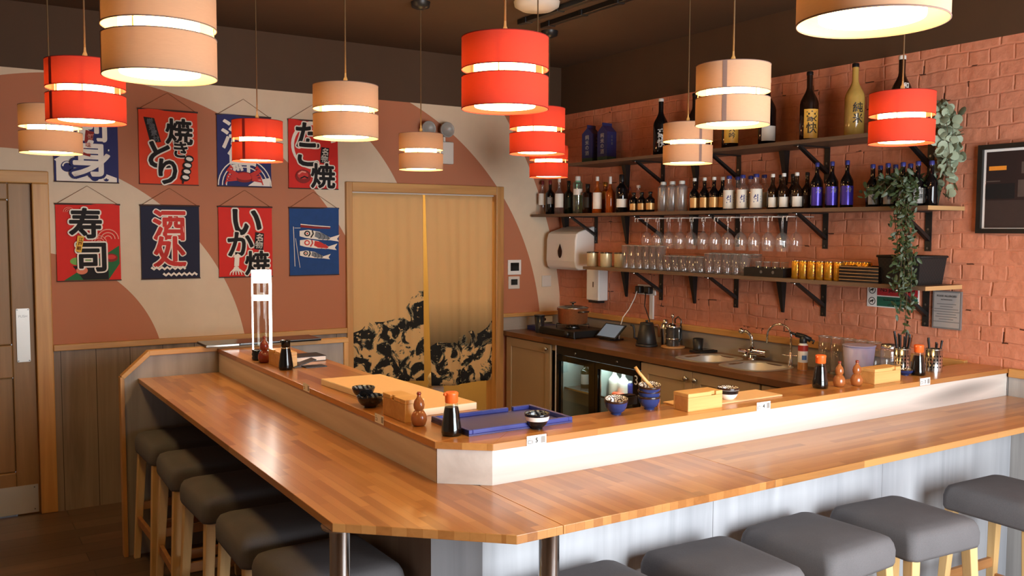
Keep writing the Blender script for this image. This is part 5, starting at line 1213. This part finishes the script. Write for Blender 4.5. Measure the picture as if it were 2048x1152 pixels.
# bowls
def pat(name,a,b,sc):
    t=NT(name); co=t.coord(); vv=t.n('ShaderNodeTexVoronoi'); vv.inputs['Scale'].default_value=sc; t.l(co,vv.inputs['Vector'])
    f=t.math('FRACT',t.math('MULTIPLY',vv.outputs['Distance'],4.6)); t.base(t.mix(t.math('GREATER_THAN',f,.5),a,b)); t.set(Roughness=.2,Coat_Weight=.4); return t.m
TILT=Matrix.Rotation(math.radians(9),3,Vector((math.sin(math.radians(57)),-math.cos(math.radians(57)),0))).to_euler()
WAVEP=pat('wave pattern glaze',srgb(244,238,226),srgb(84,52,32),42); BROWNR=plain('brown rim glaze',srgb(54,34,26),.2); WGL=plain('white glaze',srgb(240,234,226),.2); BGL=plain('black glaze',srgb(24,24,28),.15,var=.2); STRK=pat('streaked dark glaze',srgb(30,34,42),srgb(120,128,134),18)
def bowl(label,loc,inner,outer,r=.040,h=.047,band=None,foot=None,group='small bowls on the serving ledge'):
    t=thing('small_bowl',label,'bowl',loc,group); s=r/.040
    m=MB(); m.lathe([(.018*s,0),(.019*s,.006)],foot or outer,24,caps=True); m.build('foot_ring',t,local=True)
    m=MB(); P_=[(.019*s,.005),(.029*s,h*.28),(.036*s,h*.55),(.0395*s,h*.85),(.040*s,h)]; m.lathe(P_,outer,30,caps=False)
    if band: m.lathe([(.0366*s,h*.56),(.0400*s,h*.84)],band,30,caps=False)
    m.build('outer_wall',t,local=True)
    m=MB(); m.lathe([(.040*s,h),(.0385*s,h+.0005),(.037*s,h*.86),(.034*s,h*.55),(.026*s,h*.28),(.0,h*.2)],inner,30,caps=False); m.build('inside',t,local=True)
    m=MB(); m.lathe([(.0402*s,h*.86),(.0408*s,h*.97),(.0402*s,h+.0016),(.0388*s,h+.0012),(.0380*s,h*.93)],BROWNR if outer is not BGL else BGL,30,caps=False); m.build('rim',t,local=True); return t
q0=le(1232,828); bowl('lower blue bowl of the pair left of the stack of three',q0,WAVEP,NAVY)
q1=bowl('upper patterned bowl sitting askew in the pair left of the stack',(q0.x,q0.y,q0.z+.0085),WAVEP,NAVY); q1.rotation_euler=TILT
p=le(1298,818)
for k,l in enumerate(('blue bowl at the bottom of the stack of three','blue bowl in the middle of the stack of three','top bowl of the stack with patterned inside')): 
    o_=bowl(l,(p.x,p.y,ZL+.021*k),WAVEP,NAVY)
    if k==2: o_.rotation_euler=TILT
bowl('white footed bowl with dark rim right of the bamboo box',le(1456,801),WAVEP,WGL,.040,.05,BGL)
bowl('dark bowl with broad white band at the ledge corner',le(1074,857),STRK,BGL,.040,.05,WGL)
bowl('dark glazed shallow bowl farthest left in the pair',at(727,795,z=ZL+.0248),STRK,BGL,.041,.038)
bowl('dark glazed shallow bowl nearer the corner bamboo box',Vector((-2.914,le(750,813).y,ZL)),STRK,BGL,.047,.042)
bowl('small blue dish beside the cutlery pots',le(1810,750),WAVEP,NAVY,.034,.026)
WSP=wood('pale wooden stick',srgb(196,146,84),srgb(226,180,112),'z',1)
m=MB(); q=p+Vector((0,0,.075)); m.tube([q+Vector((.01,-.005,0)),q+Vector((-.02,.03,.05)),q+Vector((-.028,.045,.072))],.006,WSP,10); tag(m.build('wooden_pestle'),'pale wooden stick leaning in the stacked bowls','pestle')
q=le(1346,816); m=MB(); m.lathe([(.007,0),(.008,.02),(.006,.06),(.009,.072),(.009,.08),(0,.086)],GOURD,14,c=(q.x-.03,q.y+.045,q.z)); tag(m.build('wooden_peg'),'small turned wooden peg left of the right-arm bamboo box','peg')
q=le(1262,815); m=MB(); m.box(q.x-.05,q.x+.06,q.y+.035,q.y+.075,ZL,ZL+.03,BLACKP); m.box(q.x-.045,q.x+.055,q.y+.038,q.y+.072,ZL+.03,ZL+.036,BLACKGL); tag(m.build('napkin_box',bevel=.002),'flat black box behind the blue bowls','box')
# chopping boards and tray
t=thing('cutting_board','large pale cutting board lying on the left ledge','board',(-2.75,-2.77,ZL))
BC=[(-2.897,-2.375),(-2.853,-3.15),(-2.608,-3.138),(-2.640,-2.387)]
m=MB(); m.prism(BC,ZL,ZL+.024,BOARDE); m.build('edge_band',t,bevel=.002)
m=MB(); m.prism([(a+(-2.75-a)*.01,b+(-2.76-b)*.004) for a,b in BC],ZL+.024,ZL+.0247,BOARD); m.build('cutting_face',t)
m=MB(); m.box(-1.97,-1.48,-3.535,-3.40,ZL,ZL+.006,BOARD); tag(m.build('thin_board',bevel=.002),'thin pale board lying along the inner edge of right ledge','board')
BLT=plain('blue plastic tray',srgb(50,60,140),.35,var=.05); BLTI=plain('blue tray floor',srgb(66,66,124),.4,var=.04)
t=thing('blue_tray','blue plastic tray lying across the inner corner of the ledge','tray',(-2.65,-3.38,ZL))
tx0,tx1,ty0,ty1=-2.845,-2.452,-3.495,-3.245
m=MB(); m.box(tx0,tx1,ty0,ty1,ZL+.0005,ZL+.006,BLTI); m.build('tray_floor',t)
for a,b,c,d,n_ in ((tx0,tx0+.014,ty0,ty1,0),(tx1-.014,tx1,ty0,ty1,0),(tx0+.014,tx1-.014,ty0,ty0+.014,0),(tx0+.014,tx1-.10,ty1-.014,ty1,0),(tx1-.08,tx1-.014,ty1-.014,ty1,0)):
    m=MB(); m.box(a,b,c,d,ZL+.006,ZL+.020,BLT); m.build('rim',t,bevel=.002)
# cutlery pots
def perforated():
    t=NT('perforated steel'); co=t.coord(); sp=t.n('ShaderNodeSeparateXYZ'); t.l(co,sp.inputs[0])
    an=t.math('ARCTAN2',sp.outputs[1],sp.outputs[0]); u=t.math('MULTIPLY',an,2.55); u=t.math('SUBTRACT',t.math('FRACT',u),.5); v=t.math('SUBTRACT',t.math('FRACT',t.math('MULTIPLY',sp.outputs[2],62)),.5)
    d=t.math('ADD',t.math('MULTIPLY',u,u),t.math('MULTIPLY',v,v)); band=t.math('MULTIPLY',t.math('GREATER_THAN',sp.outputs[2],.016),t.math('LESS_THAN',sp.outputs[2],.082))
    hole=t.math('MULTIPLY',t.math('LESS_THAN',d,.07),band); t.base(t.mix(hole,srgb(200,196,190),srgb(14,12,12))); t.l(t.math('SUBTRACT',1,hole),t.b.inputs['Metallic']); t.set(Roughness=.22); return t.m
PERF=perforated()
CUTK=plain('black cutlery handle',srgb(24,20,20),.35)
for (px,py,lab,n,hh) in ((1803,742,'perforated steel cutlery pot full of black handled knives',8,.15),(1867,743,'perforated steel cutlery pot nearest the brick wall end',5,.125)):
    q=le(px,py); t=thing('cutlery_pot',lab,'cutlery pot',q,'steel cutlery pots')
    m=MB(); m.lathe([(.036,0),(.036,.103),(.034,.103),(.034,.003),(0,.003)],PERF,32); m.build('pot_wall',t,local=True)
    m=MB(); m.lathe([(.0362,.100),(.0375,.103),(.0335,.105)],STEEL,32,caps=False); m.build('rim',t,local=True)
    gname='knives in the fuller pot' if n==8 else 'cutlery in the pot nearest the wall'
    for k in range(n):
        a=2*PI*k/n+.3; c_,s_=math.cos(a),math.sin(a); b0=Vector((q.x+.012*c_,q.y+.012*s_,q.z+.006)); b1=Vector((q.x+.026*c_,q.y+.026*s_,q.z+.106)); b2=b1+(b1-b0).normalized()*(hh-.10+.012*((k*7)%3))
        where='back' if s_*.84+c_*.54>.35 else ('front' if s_*.84+c_*.54<-.35 else 'side')
        e=thing('table_knife','black handled knife, one of %d sticking out of the %s pot'%(n,'fuller' if n==8 else 'wall end'),'knife',b0,gname)
        m=MB(); m.cyl(b0,b1,.0025,STEEL,6); m.build('blade',e)
        m=MB(); m.cyl(b1,b2,.0042,CUTK,8,r1=.0055); m.build('handle',e)
# table number cards on the ledge edge
def card(px,py,num,lab,side='front'):
    cw,ch=.072,.031
    if side=='front':
        c=at(px,py,y=LB[1]-.0102); fn=lambda k:(lambda u,v:Vector((c.x+u,c.y-.0009-.0002*k,c.z+v)))
    else:
        c=at(px,py,x=LA[0]-.0102); fn=lambda k:(lambda u,v:Vector((c.x-.0009-.0002*k,c.y-u,c.z+v)))
    m=MB(); f=fn(0)
    def rect(u0,u1,v0,v1,mt,k): f=fn(k); m.add([f(u0,v0),f(u1,v0),f(u1,v1),f(u0,v1)],[(0,1,2,3)],mt)
    rect(-cw/2,cw/2,-ch/2,ch/2,PAPER,0)
    rect(-.032,-.018,-.009,.002,LBK,1); rect(-.0305,-.0195,-.0075,.0005,PAPER,2); rect(-.0155,-.014,-.009,.001,LBK,1); rect(-.032,-.02,.006,.0075,LBGR,1)
    rect(.016,.032,-.010,.010,LBGR,1)
    if num: m.text(num,.020,fn(2),LBK,.02)
    tag(m.build('table_card'),lab,'card','table number cards on the ledge edge')
card(1073,880,'5','white table card with number 5 below the banded bowl')
card(1527,812,'4','white table card with number 4 on the right ledge edge')
card(1850,763,'3','white table card with number 3 below the far soy dispenser')
card(759,838,None,'white table card on the shaded left ledge edge beside the bamboo box','left')
card(613,775,None,'white table card on the shaded left ledge edge before the cutting board','left')
# tall lit table lamp
q=le(525,718); q=Vector((-2.855,q.y+.02,ZL)); q=Vector((at(525,716,y=-1.545).x,-1.545,ZL))
t=thing('table_lamp','tall clear tube table lamp with glowing white edges at the far end of ledge','lamp',q)
LED=emit('white led light',(1,.93,.82,1),14)
r=.046; hh=.435
m=MB(); m.lathe([(r*1.05,0),(r*1.12,.01),(r*1.05,.018),(r*1.12,.028),(r*1.05,.038),(r*1.1,.048),(0,.05)],BLACKGL,28); m.build('ribbed_base',t,local=True)
m=MB(); m.lathe([(r,.05),(r,hh)],PANE,30,caps=False); m.build('tube',t,local=True)
lamp_az=math.atan2(q.y-CAM.y,q.x-CAM.x)+PI
for da,w_,nm in ((-1.25,.22,'light_edge'),(1.15,.35,'light_edge')):
    m=MB(); m.lathe([(r+.0008,.052),(r+.0008,hh-.06)],LED,8,a0=lamp_az+da-w_,a1=lamp_az+da+w_,caps=False); m.build(nm,t,local=True)
m=MB(); m.lathe([(r+.0008,hh-.06),(r+.0008,hh),(0,hh+.0005)],LED,30,caps=False); m.build('lit_top',t,local=True)
m=MB(); m.lathe([(r+.0006,hh-.145),(r+.0006,hh-.118)],LED,20,a0=lamp_az-.95,a1=lamp_az+.85,caps=False); m.build('lit_band',t,local=True)
# notebook, folded cards, flat screen on the wing
m=MB(); m.box(-2.80,-2.63,-1.735,-1.60,ZL+.0005,ZL+.003,BLACK); m.box(-2.798,-2.632,-1.733,-1.60,ZL+.003,ZL+.022,PAPER); m.box(-2.80,-2.63,-1.735,-1.60,ZL+.022,ZL+.0245,BLACK); tag(m.build('notebook'),'black covered notebook with white page edges on the left ledge','notebook')
m=MB(); m.box(-2.80,-2.70,-1.93,-1.86,ZL+.0005,ZL+.004,BLACKP); tag(m.build('black_wallet'),'small flat black bill folder on the left ledge','folder')
m=MB()
m.add([(-2.845,-1.90,ZL+.001),(-2.845,-1.83,ZL+.001),(-2.74,-1.83,ZL+.03),(-2.74,-1.90,ZL+.03),(-2.845,-1.90,ZL+.004),(-2.845,-1.83,ZL+.004),(-2.74,-1.83,ZL+.034),(-2.74,-1.90,ZL+.034)],[(3,2,1,0),(4,5,6,7),(0,1,5,4),(2,3,7,6),(0,4,7,3),(1,2,6,5)],BLACKP); tag(m.build('black_clip'),'tilted black stapler-like clip beside the black capped soy dispenser','clip')
t=thing('flat_panel','long flat black panel with silver front edge lying on the wing capping','panel',(-2.72,-.96,1.0505))
m=MB(); m.box(-3.03,-2.40,-1.06,-.86,1.0505,1.064,BLACKGL); m.build('panel_body',t,bevel=.003)
m=MB(); m.box(-3.03,-2.86,-1.0625,-1.06,1.053,1.062,STEEL); m.build('silver_edge',t)
m=MB(); m.box(-2.85,-2.40,-1.0625,-1.06,1.059,1.0625,STEELD); m.build('grey_edge',t)
# bottles in the cooler
def inside(o,y,x,z,lab): o.location=(x,y,z); tag(o,lab,'bottle','bottles in the cooler')
def cool(px,x=-.40): return at(px,780,x=x).y
ZC=.5625
inside(bottle('beer_bottle',.20,.032,GGN,CAPW,(LBGR,.15,.5,1.2),'wine'),cool(1170,-.38),-.38,ZC,'green bottle with pale label behind the left cooler door')
inside(bottle('sake_bottle',.20,.040,PAPER,CAPB,(LBW,.1,.45,1.3),'sake'),cool(1229),-.40,ZC,'white bottle with blue cap behind the right cooler door')
inside(bottle('sake_bottle',.19,.040,PAPER,GLASSF,(LBW,.1,.4,1.3),'sake'),cool(1247),-.40,ZC,'white bottle with clear neck behind the right cooler door')
inside(bottle('soda_bottle',.12,.020,LBBLU,CAPW,None,'straight'),cool(1261,-.38),-.38,ZC,'small blue bottle behind the right cooler door')
inside(bottle('sake_bottle',.18,.030,GBK,CAPW,(LBGR,.1,.4,1.1),'slim'),cool(1213,-.28),-.28,ZC,'dark bottle at the back behind the right cooler door')
SAL=plain('orange packet',srgb(220,86,44),.4)
m=MB(); m.lathe([(.0,0),(.022,.002),(.024,.012),(.024,.12),(.020,.13),(0,.132)],SAL,18,T=Matrix.Translation((-.462,cool(1228,-.46),.588)) @ Matrix.Rotation(PI/2,4,'X')); tag(m.build('orange_packet'),'orange roll lying before the white bottles in the cooler','packet')
for k,(y,z) in enumerate(((-.945,.325),(-1.015,.325),(-1.085,.325),(-1.05,.385))):
    o=bottle('lying_bottle',.21,.033,LBGR,CAPK,None,'beer'); o.location=(-.42,y,z+.011); o.rotation_euler=(0,PI/2,0)
    tag(o,['bottle lying on its side in the left cooler, leftmost of the low three','bottle lying on its side in the left cooler, middle of the low three','bottle lying on its side in the left cooler, rightmost of the low three','bottle lying on its side on top of three in the left cooler'][k],'bottle','bottles lying in the cooler')
